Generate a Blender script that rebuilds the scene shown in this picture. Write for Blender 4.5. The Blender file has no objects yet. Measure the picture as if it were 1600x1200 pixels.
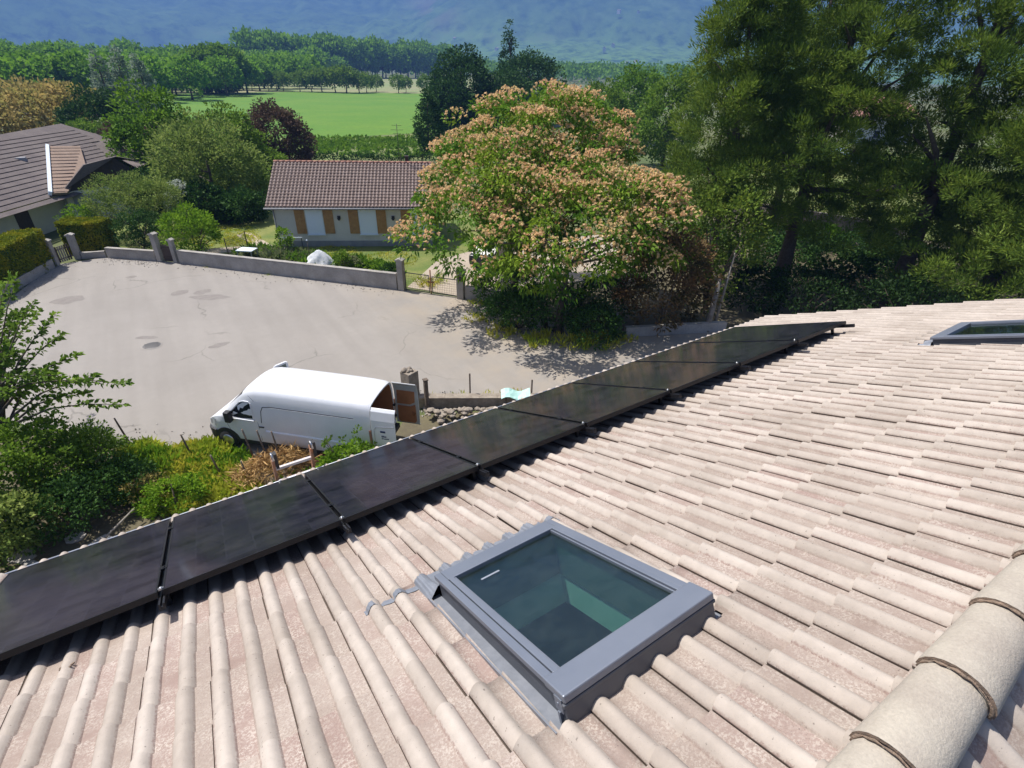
import bpy, bmesh, math, random
import numpy as np
from mathutils import Matrix, Vector, Quaternion

random.seed(11)
rng = np.random.default_rng(11)
SC = bpy.context.scene
COL = SC.collection
R = math.radians

# ------------------------------------------------------------------ camera
cam_d = bpy.data.cameras.new('camera')
cam = bpy.data.objects.new('camera', cam_d)
COL.objects.link(cam)
cam_d.sensor_width = 36.0
cam_d.lens = 18.547
cam_d.clip_start = 0.05
cam_d.clip_end = 20000
right = Vector((0.83555, -0.26630, 0.48057))   # rows of the fitted rotation
r0 = Vector((0.8355461794578087, -0.5489635274535243, 0.022397042640056958))
r1 = Vector((-0.26630068654836625, -0.4403039535794283, -0.8574475918706509))
r2 = Vector((0.4805689610629318, 0.7104727116410673, -0.5140836504642948))
CAM_Z = 11.5
cam.matrix_world = Matrix(((r0.x, -r1.x, -r2.x, 0), (r0.y, -r1.y, -r2.y, 0), (r0.z, -r1.z, -r2.z, CAM_Z), (0, 0, 0, 1)))
SC.camera = cam

# ------------------------------------------------------------------ light
SUN = Vector((-0.245, 0.405, 0.881)).normalized()
sun_d = bpy.data.lights.new('sun', 'SUN')
sun_d.energy = 4.9
sun_d.angle = R(0.53)
sun_d.color = (1.0, 0.965, 0.915)
sun = bpy.data.objects.new('sun', sun_d)
sun.rotation_euler = SUN.to_track_quat('Z', 'Y').to_euler()
sun.location = (0, 0, 60)
COL.objects.link(sun)
W = bpy.data.worlds.new('World')
SC.world = W
W.use_nodes = True
nt = W.node_tree
for n in list(nt.nodes):
    nt.nodes.remove(n)
sky = nt.nodes.new('ShaderNodeTexSky')
sky.sky_type = 'NISHITA'
sky.sun_disc = False
sky.dust_density = 2.2
sky.ozone_density = 0.7
sky.sun_elevation = math.asin(SUN.z)
sky.sun_rotation = math.atan2(SUN.x, SUN.y)
bg = nt.nodes.new('ShaderNodeBackground')
bg.inputs['Strength'].default_value = 0.105
wo = nt.nodes.new('ShaderNodeOutputWorld')
nt.links.new(sky.outputs[0], bg.inputs[0])
nt.links.new(bg.outputs[0], wo.inputs[0])
SC.view_settings.view_transform = 'Standard'
SC.view_settings.look = 'None'
SC.view_settings.exposure = 0.45
SC.view_settings.gamma = 1.0
SC.view_settings.use_curve_mapping = False
SC.cycles.use_denoising = True
SC.cycles.max_bounces = 8
SC.cycles.diffuse_bounces = 3
SC.cycles.glossy_bounces = 3
SC.cycles.transmission_bounces = 6
SC.cycles.volume_bounces = 0
SC.cycles.caustics_reflective = False
SC.cycles.caustics_refractive = False
SC.cycles.sample_clamp_indirect = 6.0

# ------------------------------------------------------------------ materials
def _base(name):
    m = bpy.data.materials.new(name)
    m.use_nodes = True
    t = m.node_tree
    return m, t, t.nodes['Principled BSDF'], t.nodes['Material Output']

def node(t, kind, **kw):
    n = t.nodes.new(kind)
    for k, v in kw.items():
        setattr(n, k, v)
    return n

def mixcol(t, fac, a, b):
    n = node(t, 'ShaderNodeMix', data_type='RGBA')
    for sock, v in ((n.inputs[0], fac), (n.inputs[6], a), (n.inputs[7], b)):
        if hasattr(v, 'is_output') or isinstance(v, bpy.types.NodeSocket):
            t.links.new(v, sock)
        elif isinstance(v, (int, float)):
            sock.default_value = v
        else:
            sock.default_value = (v[0], v[1], v[2], 1)
    return n.outputs[2]

def noise(t, co, scale, detail=4, rough=.6):
    n = node(t, 'ShaderNodeTexNoise')
    n.inputs['Scale'].default_value = scale
    n.inputs['Detail'].default_value = detail
    n.inputs['Roughness'].default_value = rough
    t.links.new(co, n.inputs['Vector'])
    return n.outputs['Fac']

def ramp(t, fac, lo, hi):
    n = node(t, 'ShaderNodeMapRange')
    n.inputs[1].default_value = lo
    n.inputs[2].default_value = hi
    t.links.new(fac, n.inputs[0])
    return n.outputs[0]

def mat(name, c1, c2=None, rough=.7, scale=6, lo=.35, hi=.65, metal=0, spec=.5, bump=0, bscale=60, fine=0):
    m, t, p, o = _base(name)
    p.inputs['Roughness'].default_value = rough
    p.inputs['Metallic'].default_value = metal
    p.inputs['Specular IOR Level'].default_value = spec
    p.inputs['Base Color'].default_value = (*c1, 1)
    geo = node(t, 'ShaderNodeNewGeometry')
    co = geo.outputs['Position']
    if c2:
        f = ramp(t, noise(t, co, scale), lo, hi)
        col = mixcol(t, f, c1, c2)
        if fine:
            g = ramp(t, noise(t, co, scale * 14, 3), .3, .7)
            mul = node(t, 'ShaderNodeMix', data_type='RGBA', blend_type='MULTIPLY')
            mul.inputs[0].default_value = fine
            t.links.new(col, mul.inputs[6])
            cc = mixcol(t, g, (.55, .55, .55), (1.25, 1.25, 1.25))
            t.links.new(cc, mul.inputs[7])
            col = mul.outputs[2]
        t.links.new(col, p.inputs['Base Color'])
    if bump:
        b = node(t, 'ShaderNodeBump')
        b.inputs['Strength'].default_value = bump
        b.inputs['Distance'].default_value = .02
        t.links.new(noise(t, co, bscale, 5), b.inputs['Height'])
        t.links.new(b.outputs[0], p.inputs['Normal'])
    return m

def leaf_mat(name, c1, c2, c3=None, cl_scale=.8, trans=.40, rough=.6):
    """c1..c2 vary leaf by leaf, c3 comes in clumps"""
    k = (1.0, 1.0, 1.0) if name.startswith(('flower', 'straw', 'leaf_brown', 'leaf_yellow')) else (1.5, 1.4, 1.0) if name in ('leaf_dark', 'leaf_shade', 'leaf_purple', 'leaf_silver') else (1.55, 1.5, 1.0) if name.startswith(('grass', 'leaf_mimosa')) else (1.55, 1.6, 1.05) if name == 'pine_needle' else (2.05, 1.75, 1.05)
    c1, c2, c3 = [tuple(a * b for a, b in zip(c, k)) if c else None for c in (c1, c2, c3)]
    m, t, p, o = _base(name)
    geo = node(t, 'ShaderNodeNewGeometry')
    col = mixcol(t, geo.outputs['Random Per Island'], c1, c2)
    if c3:
        tc = node(t, 'ShaderNodeTexCoord')
        f = ramp(t, noise(t, tc.outputs['Object'], cl_scale, 3), .42, .66)
        col = mixcol(t, f, col, c3)
    t.links.new(col, p.inputs['Base Color'])
    p.inputs['Roughness'].default_value = rough
    p.inputs['Specular IOR Level'].default_value = .12
    tr = node(t, 'ShaderNodeBsdfTranslucent')
    t.links.new(col, tr.inputs[0])
    mx = node(t, 'ShaderNodeMixShader')
    mx.inputs[0].default_value = trans
    t.links.new(p.outputs[0], mx.inputs[1])
    t.links.new(tr.outputs[0], mx.inputs[2])
    t.links.new(mx.outputs[0], o.inputs[0])
    return m

def tile_mat(name, roll, pan, pan2, wear):
    m, t, p, o = _base(name)
    geo = node(t, 'ShaderNodeNewGeometry')
    co = geo.outputs['Position']
    oi = node(t, 'ShaderNodeObjectInfo')
    at = node(t, 'ShaderNodeAttribute', attribute_name='prof')
    rnd = node(t, 'ShaderNodeMath', operation='ADD')
    t.links.new(oi.outputs['Random'], rnd.inputs[0])
    t.links.new(geo.outputs['Random Per Island'], rnd.inputs[1])
    fr = node(t, 'ShaderNodeMath', operation='FRACT')
    t.links.new(rnd.outputs[0], fr.inputs[0])
    # pan: pinkish ground, pale lichen specks
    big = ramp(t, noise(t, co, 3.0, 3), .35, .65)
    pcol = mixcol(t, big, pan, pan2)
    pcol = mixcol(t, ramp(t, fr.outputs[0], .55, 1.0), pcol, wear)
    sp = ramp(t, noise(t, co, 95, 4, .8), .47, .57)
    sp2 = ramp(t, noise(t, co, 9, 3), .30, .66)
    dk = ramp(t, noise(t, co, 170, 3, .8), .58, .66)
    dk2 = ramp(t, noise(t, co, 6, 3), .40, .62)
    md = node(t, 'ShaderNodeMath', operation='MULTIPLY')
    t.links.new(dk, md.inputs[0]); t.links.new(dk2, md.inputs[1])
    pcol = mixcol(t, md.outputs[0], pcol, tuple(c * .48 for c in wear))
    ml = node(t, 'ShaderNodeMath', operation='MULTIPLY')
    t.links.new(sp, ml.inputs[0]); t.links.new(sp2, ml.inputs[1])
    pcol = mixcol(t, ml.outputs[0], pcol, roll)
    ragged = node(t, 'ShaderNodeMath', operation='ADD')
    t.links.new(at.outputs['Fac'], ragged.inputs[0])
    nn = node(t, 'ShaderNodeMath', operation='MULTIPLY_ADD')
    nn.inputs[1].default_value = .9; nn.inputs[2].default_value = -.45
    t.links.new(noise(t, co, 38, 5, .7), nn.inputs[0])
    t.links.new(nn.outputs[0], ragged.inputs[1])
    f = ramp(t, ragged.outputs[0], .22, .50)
    rc = mixcol(t, ramp(t, noise(t, co, 14, 4), .3, .75), roll, tuple(c * .84 for c in roll))
    # thin dark grains on the rolls
    gr = ramp(t, noise(t, co, 150, 3, .8), .64, .72)
    rc = mixcol(t, gr, rc, tuple(c * .6 for c in roll))
    # dark lichen dots and wide weather stains
    ld = ramp(t, noise(t, co, 62, 2, .5), .69, .74)
    rc = mixcol(t, ld, rc, tuple(c * .50 for c in roll))
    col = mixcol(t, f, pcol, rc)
    ws = node(t, 'ShaderNodeMix', data_type='RGBA', blend_type='MULTIPLY')
    ws.inputs[0].default_value = 1
    t.links.new(col, ws.inputs[6])
    t.links.new(mixcol(t, ramp(t, noise(t, co, 1.7, 5, .6), .32, .62), (.86, .845, .83), (1.03, 1.03, 1.03)), ws.inputs[7])
    col = ws.outputs[2]
    # shade of the open interlocking joint, painted as a dark colour
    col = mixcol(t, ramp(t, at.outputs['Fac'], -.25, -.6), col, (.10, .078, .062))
    br = node(t, 'ShaderNodeMix', data_type='RGBA', blend_type='MULTIPLY')
    br.inputs[0].default_value = 1
    t.links.new(col, br.inputs[6])
    t.links.new(mixcol(t, fr.outputs[0], (.88, .87, .86), (1.05, 1.05, 1.05)), br.inputs[7])
    t.links.new(br.outputs[2], p.inputs['Base Color'])
    p.inputs['Roughness'].default_value = .9
    p.inputs['Specular IOR Level'].default_value = .2
    b = node(t, 'ShaderNodeBump')
    b.inputs['Strength'].default_value = .35
    b.inputs['Distance'].default_value = .004
    t.links.new(noise(t, co, 110, 5, .7), b.inputs['Height'])
    t.links.new(b.outputs[0], p.inputs['Normal'])
    return m

M = {}
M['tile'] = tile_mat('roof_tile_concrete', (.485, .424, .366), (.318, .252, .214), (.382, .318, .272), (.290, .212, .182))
M['ridge'] = mat('ridge_concrete', (.45, .40, .325), (.38, .33, .27), .9, 7, bump=.3, bscale=120, fine=.25)
M['mortar'] = mat('joint_mortar', (.20, .15, .11), (.30, .21, .15), .95, 60, bump=.6, bscale=150)
M['deck'] = mat('roof_underlay', (.03, .026, .024), rough=.9)
M['render'] = mat('wall_render', (.55, .52, .47), (.48, .45, .41), .9, .8, bump=.2, fine=.15)
M['zinc'] = mat('gutter_zinc', (.50, .52, .55), (.40, .42, .45), .4, 4, metal=.6)
M['lead'] = mat('lead_grey', (.20, .215, .245), (.25, .265, .295), .55, 12, metal=.3, bump=.15, bscale=40)
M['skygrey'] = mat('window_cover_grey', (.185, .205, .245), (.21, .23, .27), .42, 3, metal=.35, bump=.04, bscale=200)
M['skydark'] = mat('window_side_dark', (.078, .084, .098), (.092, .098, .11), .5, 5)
M['foam'] = mat('black_foam', (.012, .012, .013), rough=.95)
M['alu_black'] = mat('black_anodised', (.012, .012, .014), rough=.38, metal=.4)
M['rail'] = mat('rail_dark', (.02, .02, .023), rough=.45, metal=.3)
M['steel'] = mat('bright_steel', (.6, .6, .6), rough=.3, metal=.9)
M['lining'] = mat('reveal_lining', (.75, .76, .74), rough=.7)
M['lining_dark'] = mat('window_inner_frame', (.16, .17, .165), rough=.6)
M['dark_room'] = mat('dark_room', (.05, .05, .055), rough=.9)

def glass_mat(name, tint, rough=.02):
    m, t, p, o = _base(name)
    p.inputs['Base Color'].default_value = (*tint, 1)
    p.inputs['Roughness'].default_value = rough
    p.inputs['Transmission Weight'].default_value = 1.0
    p.inputs['IOR'].default_value = 1.45
    return m
def pane_mat(name, tint, refl=.12, dusty=0):
    """thin sheet of glass: tinted straight-through light with a mirror on top"""
    m, t, p, o = _base(name)
    tr = node(t, 'ShaderNodeBsdfTransparent'); tr.inputs[0].default_value = (*tint, 1)
    gl = node(t, 'ShaderNodeBsdfGlossy'); gl.inputs['Roughness'].default_value = .03
    ge = node(t, 'ShaderNodeNewGeometry')
    dt = node(t, 'ShaderNodeVectorMath', operation='DOT_PRODUCT')
    t.links.new(ge.outputs['Normal'], dt.inputs[0]); t.links.new(ge.outputs['Incoming'], dt.inputs[1])
    ab = node(t, 'ShaderNodeMath', operation='ABSOLUTE'); t.links.new(dt.outputs['Value'], ab.inputs[0])
    om = node(t, 'ShaderNodeMath', operation='SUBTRACT'); om.inputs[0].default_value = 1; t.links.new(ab.outputs[0], om.inputs[1])
    pw = node(t, 'ShaderNodeMath', operation='POWER'); pw.inputs[1].default_value = 5; t.links.new(om.outputs[0], pw.inputs[0])
    if dusty:
        df = node(t, 'ShaderNodeBsdfDiffuse'); df.inputs[0].default_value = (.30, .36, .34, 1)
        dm = node(t, 'ShaderNodeMixShader')
        dn = node(t, 'ShaderNodeMapRange'); dn.inputs[1].default_value = .4; dn.inputs[2].default_value = .8; dn.inputs[3].default_value = dusty * .6; dn.inputs[4].default_value = dusty * 1.9
        t.links.new(noise(t, ge.outputs['Position'], 9, 6, .7), dn.inputs[0])
        t.links.new(dn.outputs[0], dm.inputs[0]); t.links.new(tr.outputs[0], dm.inputs[1]); t.links.new(df.outputs[0], dm.inputs[2])
        tr = dm
    ad = node(t, 'ShaderNodeMath', operation='MULTIPLY_ADD'); ad.inputs[1].default_value = .9; ad.inputs[2].default_value = refl
    t.links.new(pw.outputs[0], ad.inputs[0])
    mx = node(t, 'ShaderNodeMixShader')
    t.links.new(ad.outputs[0], mx.inputs[0]); t.links.new(tr.outputs[0], mx.inputs[1]); t.links.new(gl.outputs[0], mx.inputs[2])
    t.links.new(mx.outputs[0], o.inputs[0])
    return m
M['sky_pane'] = pane_mat('skylight_glass', (.60, .80, .74), .065, .026)
M['pane'] = pane_mat('window_glass', (.35, .4, .42), .08)
M['van_glass'] = pane_mat('van_glass', (.30, .36, .38), .06)

def solar_mat():
    m, t, p, o = _base('solar_cells')
    tc = node(t, 'ShaderNodeTexCoord')
    sx = node(t, 'ShaderNodeSeparateXYZ')
    t.links.new(tc.outputs['Object'], sx.inputs[0])
    def grid(sock, pitch, w):
        d = node(t, 'ShaderNodeMath', operation='DIVIDE'); d.inputs[1].default_value = pitch
        t.links.new(sock, d.inputs[0])
        f = node(t, 'ShaderNodeMath', operation='FRACT'); t.links.new(d.outputs[0], f.inputs[0])
        c = node(t, 'ShaderNodeMath', operation='LESS_THAN'); c.inputs[1].default_value = w
        t.links.new(f.outputs[0], c.inputs[0])
        return c.outputs[0], d.outputs[0]
    a, da = grid(sx.outputs[0], .186, .02)
    b, db = grid(sx.outputs[1], .0945, .03)
    bus, _ = grid(sx.outputs[0], .0186, .10)
    mxm = node(t, 'ShaderNodeMath', operation='MAXIMUM'); t.links.new(a, mxm.inputs[0]); t.links.new(b, mxm.inputs[1])
    fa = node(t, 'ShaderNodeMath', operation='FLOOR'); t.links.new(da, fa.inputs[0])
    fb = node(t, 'ShaderNodeMath', operation='FLOOR'); t.links.new(db, fb.inputs[0])
    cx = node(t, 'ShaderNodeCombineXYZ'); t.links.new(fa.outputs[0], cx.inputs[0]); t.links.new(fb.outputs[0], cx.inputs[1])
    wn = node(t, 'ShaderNodeTexWhiteNoise'); t.links.new(cx.outputs[0], wn.inputs[0])
    col = mixcol(t, wn.outputs[0], (.009, .009, .016), (.020, .020, .032))
    col = mixcol(t, bus, col, (.021, .021, .031))
    col = mixcol(t, mxm.outputs[0], col, (.034, .034, .048))
    dust = ramp(t, noise(t, tc.outputs['Object'], 5, 5), .45, .85)
    col = mixcol(t, dust, col, (.036, .034, .042))
    t.links.new(col, p.inputs['Base Color'])
    p.inputs['Roughness'].default_value = .09
    p.inputs['IOR'].default_value = 1.45
    return m
M['solar'] = solar_mat()

# ------------------------------------------------------------------ mesh helpers
class MB:
    def __init__(s):
        s.v, s.f, s.m, s.sm, s.a = [], [], [], [], []
    def add(s, vs, fs, mi=0, smooth=False, att=None):
        o = len(s.v)
        s.v += [tuple(x) for x in vs]
        s.f += [tuple(i + o for i in f) for f in fs]
        s.m += [mi] * len(fs)
        s.sm += [smooth] * len(fs)
        s.a += list(att) if att is not None else [0.0] * len(vs)
        return s
    def box(s, lo, hi, mi=0, tf=None):
        x0, y0, z0 = lo; x1, y1, z1 = hi
        vs = [(x0, y0, z0), (x1, y0, z0), (x1, y1, z0), (x0, y1, z0), (x0, y0, z1), (x1, y0, z1), (x1, y1, z1), (x0, y1, z1)]
        if tf:
            vs = [tf @ Vector(v) for v in vs]
        return s.add(vs, [(0, 3, 2, 1), (4, 5, 6, 7), (0, 1, 5, 4), (1, 2, 6, 5), (2, 3, 7, 6), (3, 0, 4, 7)], mi)
    def bar(s, a, b, w, h=None, mi=0, up=(0, 0, 1)):
        a, b = Vector(a), Vector(b); h = h or w
        d = (b - a).normalized(); u = Vector(up)
        if abs(d.dot(u)) > .98:
            u = Vector((0, 1, 0)) if abs(d.y) < .9 else Vector((1, 0, 0))
        x = d.cross(u).normalized(); y = x.cross(d)
        vs = []
        for p in (a, b):
            for sx, sy in ((-1, -1), (1, -1), (1, 1), (-1, 1)):
                vs.append(p + x * sx * w / 2 + y * sy * h / 2)
        return s.add(vs, [(0, 1, 2, 3), (7, 6, 5, 4), (0, 4, 5, 1), (1, 5, 6, 2), (2, 6, 7, 3), (3, 7, 4, 0)], mi)
    def tube(s, pts, rad, n=8, mi=0, cap=True):
        pts = [Vector(p) for p in pts]
        if not hasattr(rad, '__len__'):
            rad = [rad] * len(pts)
        vs = []
        for i, p in enumerate(pts):
            d = (pts[min(i + 1, len(pts) - 1)] - pts[max(i - 1, 0)]).normalized()
            u = Vector((0, 0, 1)) if abs(d.z) < .9 else Vector((1, 0, 0))
            x = d.cross(u).normalized(); y = d.cross(x)
            for k in range(n):
                a = 2 * math.pi * k / n
                vs.append(p + (x * math.cos(a) + y * math.sin(a)) * rad[i])
        fs = []
        for i in range(len(pts) - 1):
            for k in range(n):
                k2 = (k + 1) % n
                fs.append((i * n + k, i * n + k2, (i + 1) * n + k2, (i + 1) * n + k))
        s.add(vs, fs, mi, True)
        if cap:
            o = len(s.v) - len(vs)
            s.f.append(tuple(o + k for k in range(n))[::-1]); s.m.append(mi); s.sm.append(False)
            e = o + (len(pts) - 1) * n
            s.f.append(tuple(e + k for k in range(n))); s.m.append(mi); s.sm.append(False)
        return s
    def prism(s, poly, axis_a, axis_b, origin, depth_vec, mi=0):
        """poly of 2-d points on axes a,b swept along depth_vec"""
        a, b, o, d = Vector(axis_a), Vector(axis_b), Vector(origin), Vector(depth_vec)
        n = len(poly)
        v0 = [o + a * p[0] + b * p[1] for p in poly]
        vs = v0 + [p + d for p in v0]
        fs = [tuple(range(n))[::-1], tuple(range(n, 2 * n))]
        for k in range(n):
            k2 = (k + 1) % n
            fs.append((k, k2, n + k2, n + k))
        return s.add(vs, fs, mi)
    def lathe(s, prof, n=16, mi=0, c=(0, 0, 0), axis='z'):
        vs = []
        for r, z in prof:
            for k in range(n):
                a = 2 * math.pi * k / n
                p = (r * math.cos(a), r * math.sin(a), z)
                if axis == 'y':
                    p = (p[0], p[2], p[1])
                vs.append((p[0] + c[0], p[1] + c[1], p[2] + c[2]))
        fs = []
        for i in range(len(prof) - 1):
            for k in range(n):
                k2 = (k + 1) % n
                fs.append((i * n + k, i * n + k2, (i + 1) * n + k2, (i + 1) * n + k))
        return s.add(vs, fs, mi, True)
    def mesh(s, name, mats, attr=False):
        me = bpy.data.meshes.new(name)
        me.from_pydata(s.v, [], s.f)
        for m in (mats if isinstance(mats, (list, tuple)) else [mats]):
            me.materials.append(m)
        me.polygons.foreach_set('material_index', s.m)
        me.polygons.foreach_set('use_smooth', s.sm)
        if attr:
            at = me.attributes.new('prof', 'FLOAT', 'POINT')
            at.data.foreach_set('value', s.a)
        me.update()
        return me

def link(name, me, parent=None, tf=None):
    o = bpy.data.objects.new(name, me)
    COL.objects.link(o)
    if parent:
        o.parent = parent
    if tf is not None:
        o.matrix_basis = tf
    return o

def part(name, mb, mats, parent, tf=None, label=None, bevel=0, seg=2):
    me = mb.mesh(name, mats)
    if bevel:
        bm = bmesh.new(); bm.from_mesh(me)
        bmesh.ops.remove_doubles(bm, verts=bm.verts, dist=1e-5)
        es = [e for e in bm.edges if len(e.link_faces) == 2 and e.calc_face_angle(0) > .5]
        bmesh.ops.bevel(bm, geom=es, offset=bevel, segments=seg, profile=.5, affect='EDGES', clamp_overlap=True)
        bm.to_mesh(me); bm.free()
    o = link(name, me, parent, tf)
    if label:
        o['label'] = label
    return o

def thing(name, label, cat, loc=(0, 0, 0), rz=0, group=None, tf=None):
    o = bpy.data.objects.new(name, None)
    o.empty_display_size = .3
    COL.objects.link(o)
    o.location = loc; o.rotation_euler = (0, 0, rz)
    if tf is not None:
        o.matrix_basis = tf
    return tag(o, label, cat, group)

def tag(o, label, cat, group=None):
    o['label'] = label; o['category'] = cat
    if group:
        o['group'] = group
    return o

def struct(name, mb, mats, label=None):
    o = link(name, mb.mesh(name, mats))
    o['kind'] = 'structure'
    return o

def stuff(o):
    o['kind'] = 'stuff'
    return o

def copy_tree(o, parent=None):
    c = o.copy(); COL.objects.link(c)
    if parent:
        c.parent = parent
    for ch in list(o.children):
        copy_tree(ch, c)
    return c

def np_mesh(name, V, F, mats, midx=None):
    me = bpy.data.meshes.new(name)
    V = np.ascontiguousarray(V, np.float32); F = np.ascontiguousarray(F, np.int32)
    k = F.shape[1]
    me.vertices.add(len(V)); me.vertices.foreach_set('co', V.ravel())
    me.loops.add(F.size); me.loops.foreach_set('vertex_index', F.ravel())
    me.polygons.add(len(F))
    me.polygons.foreach_set('loop_start', np.arange(0, F.size, k, dtype=np.int32))
    for m in (mats if isinstance(mats, (list, tuple)) else [mats]):
        me.materials.append(m)
    if midx is not None:
        me.polygons.foreach_set('material_index', np.ascontiguousarray(midx, np.int32))
    me.update(calc_edges=True)
    return me

# ------------------------------------------------------------------ foliage helpers
def unit(a):
    return a / (np.linalg.norm(a, axis=-1, keepdims=True) + 1e-9)

def leaf_quads(P, D, L, Wd, fold=.25, droop=.0):
    """one folded four-cornered leaf per row: P base, D direction"""
    n = len(P)
    D = unit(D)
    rnd = unit(rng.normal(size=(n, 3)))
    X = unit(np.cross(D, rnd)); Nn = np.cross(X, D)
    Nn *= np.sign(Nn[:, 2:3] + 1e-6)
    L = np.broadcast_to(np.asarray(L, float), (n,))[:, None] * rng.uniform(.7, 1.3, (n, 1))
    Wd = np.broadcast_to(np.asarray(Wd, float), (n,))[:, None] * rng.uniform(.75, 1.25, (n, 1))
    a = P
    tip = P + D * L - np.array([0, 0, 1.]) * droop * L
    mid = P + D * L * .5
    b = mid + X * Wd * .5 + Nn * Wd * fold
    c = mid - X * Wd * .5 + Nn * Wd * fold
    V = np.stack([a, b, tip, c], 1).reshape(-1, 3)
    F = np.arange(4 * n).reshape(-1, 4)
    return V, F

def lobe_clumps(lobes, n_cl, shell=.78, low=-.45):
    """clump centres over a set of ellipsoid lobes (cx,cy,cz,rx,ry,rz)"""
    lobes = np.array(lobes, float)
    w = lobes[:, 3] * lobes[:, 5]; w = w / w.sum()
    pts, outs = [], []
    while len(pts) < n_cl:
        k = rng.choice(len(lobes), p=w)
        d = unit(rng.normal(size=3))
        if d[2] < low and rng.random() < .85:
            continue
        r = rng.uniform(shell, 1.06) if rng.random() < .8 else rng.uniform(.3, shell)
        p = lobes[k, :3] + d * lobes[k, 3:] * r
        inside = (((p - lobes[:, :3]) / lobes[:, 3:]) ** 2).sum(1)
        if (inside < .45).any():
            continue
        pts.append(p); outs.append(d)
    return np.array(pts), np.array(outs)

def clump_leaves(C, O, rc, per, L, Wd, flat=.6, up=.35, spread=1.0, fold=.25, droop=0.1):
    n = len(C) * per
    c = np.repeat(C, per, 0); o = np.repeat(O, per, 0)
    d = unit(rng.normal(size=(n, 3)))
    rr = rng.random((n, 1)) ** .45
    scale = np.repeat(rng.uniform(.6, 1.35, (len(C), 1)), per, 0) * rc
    p = c + d * rr * scale * np.array([1, 1, flat])
    D = unit(d * spread + o * .6 + np.array([0, 0, up]) + rng.normal(size=(n, 3)) * .35)
    return leaf_quads(p, D, L, Wd, fold, droop)

def crown_mesh(name, lobes, n_cl, rc, per, L, Wd, m, **kw):
    shell = kw.pop('shell', .78); low = kw.pop('low', -.45)
    C, O = lobe_clumps(lobes, n_cl, shell, low)
    V, F = clump_leaves(C, O, rc, per, L, Wd, **kw)
    return np_mesh(name, V, F, m), C, O

def limb_mesh(name, base, top, r0, r1, targets, m, bend=.15, n=8):
    """trunk from base to top, then one limb towards each target"""
    mb = MB()
    base, top = Vector(base), Vector(top)
    h = (top - base).length
    pts, rad = [], []
    off = Vector((random.uniform(-1, 1), random.uniform(-1, 1), 0)) * bend * h * .3
    for i in range(7):
        t = i / 6
        pts.append(base.lerp(top, t) + off * math.sin(t * math.pi))
        rad.append(r0 * (1 - t) + r1 * t + (r0 * .35 if i == 0 else 0))
    mb.tube(pts, rad, n)
    for tg in targets:
        tg = Vector(tg)
        ok = [i for i in range(2, 7) if pts[i].z < tg.z] or [2]
        k = random.choice(ok[-2:])
        s = pts[k]; r = rad[k] * .62
        md = s.lerp(tg, .5) + Vector((random.uniform(-.1, .1), random.uniform(-.1, .1), .06)) * (tg - s).length
        mb.tube([s, s.lerp(md, .5), md, md.lerp(tg, .55), tg], [r, r * .8, r * .6, r * .4, r * .15], 6)
    return mb.mesh(name, m)

M['bark'] = mat('bark', (.085, .065, .05), (.14, .11, .085), .95, 9, bump=.8, bscale=25)
M['bark_pale'] = mat('bark_pale', (.30, .27, .23), (.20, .17, .14), .9, 7, bump=.6, bscale=25)
M['leaf_wood'] = leaf_mat('leaf_wood', (.060, .155, .018), (.115, .235, .032), (.05, .125, .02), .12, .4)
M['leaf_light'] = leaf_mat('leaf_light', (.055, .13, .018), (.10, .19, .03), (.045, .11, .02), .3)
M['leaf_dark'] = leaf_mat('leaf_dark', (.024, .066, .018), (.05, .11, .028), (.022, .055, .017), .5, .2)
M['leaf_mid'] = leaf_mat('leaf_mid', (.055, .125, .02), (.105, .185, .035), (.05, .10, .025), .6)
M['leaf_olive'] = leaf_mat('leaf_olive', (.085, .145, .05), (.155, .215, .09), (.065, .12, .04), .9)
M['leaf_grey'] = leaf_mat('leaf_grey', (.085, .12, .085), (.15, .19, .15), (.06, .09, .06), .8)
M['leaf_silver'] = leaf_mat('leaf_silver', (.15, .21, .21), (.22, .29, .30), (.10, .15, .14), .8)
M['leaf_purple'] = leaf_mat('leaf_purple', (.062, .042, .042), (.125, .088, .084), (.075, .060, .042), .8, .2)
M['leaf_lime'] = leaf_mat('leaf_lime', (.07, .16, .015), (.14, .25, .03), (.05, .12, .015), 1.4)
M['leaf_yellow'] = leaf_mat('leaf_yellow', (.42, .32, .10), (.55, .42, .16), (.22, .24, .06), .5)
M['leaf_mimosa'] = leaf_mat('leaf_mimosa', (.045, .12, .018), (.09, .18, .026), (.15, .22, .028), .5)
M['leaf_brown'] = leaf_mat('leaf_brown', (.17, .10, .045), (.28, .18, .08), (.07, .075, .025), .9, .25)
M['flower_peach'] = leaf_mat('flower_peach', (.84, .53, .27), (.87, .63, .38), (.78, .61, .30), .7, .4, .8)
M['flower_white'] = leaf_mat('flower_white', (.55, .58, .52), (.70, .72, .68), (.2, .28, .12), 1.6)
M['leaf_shade'] = leaf_mat('leaf_shade', (.010, .028, .009), (.022, .050, .014), (.009, .022, .008), .5, .15)  # darker copy of leaf_dark, deep shade put into the leaf colour
M['needle'] = leaf_mat('pine_needle', (.075, .125, .025), (.16, .20, .045), (.05, .085, .022), .45, .35)
M['hedge'] = leaf_mat('hedge_leaf', (.06, .10, .012), (.13, .17, .02), (.19, .20, .018), .9, .25)
M['grass_y'] = leaf_mat('grass_yellow', (.30, .31, .05), (.44, .40, .09), (.19, .27, .03), .7, .4)
M['grass_g'] = leaf_mat('grass_green', (.06, .14, .02), (.11, .20, .03), (.16, .20, .03), .6)
M['straw'] = leaf_mat('straw', (.42, .26, .10), (.62, .42, .18), (.30, .17, .07), 1.2, .2)

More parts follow.
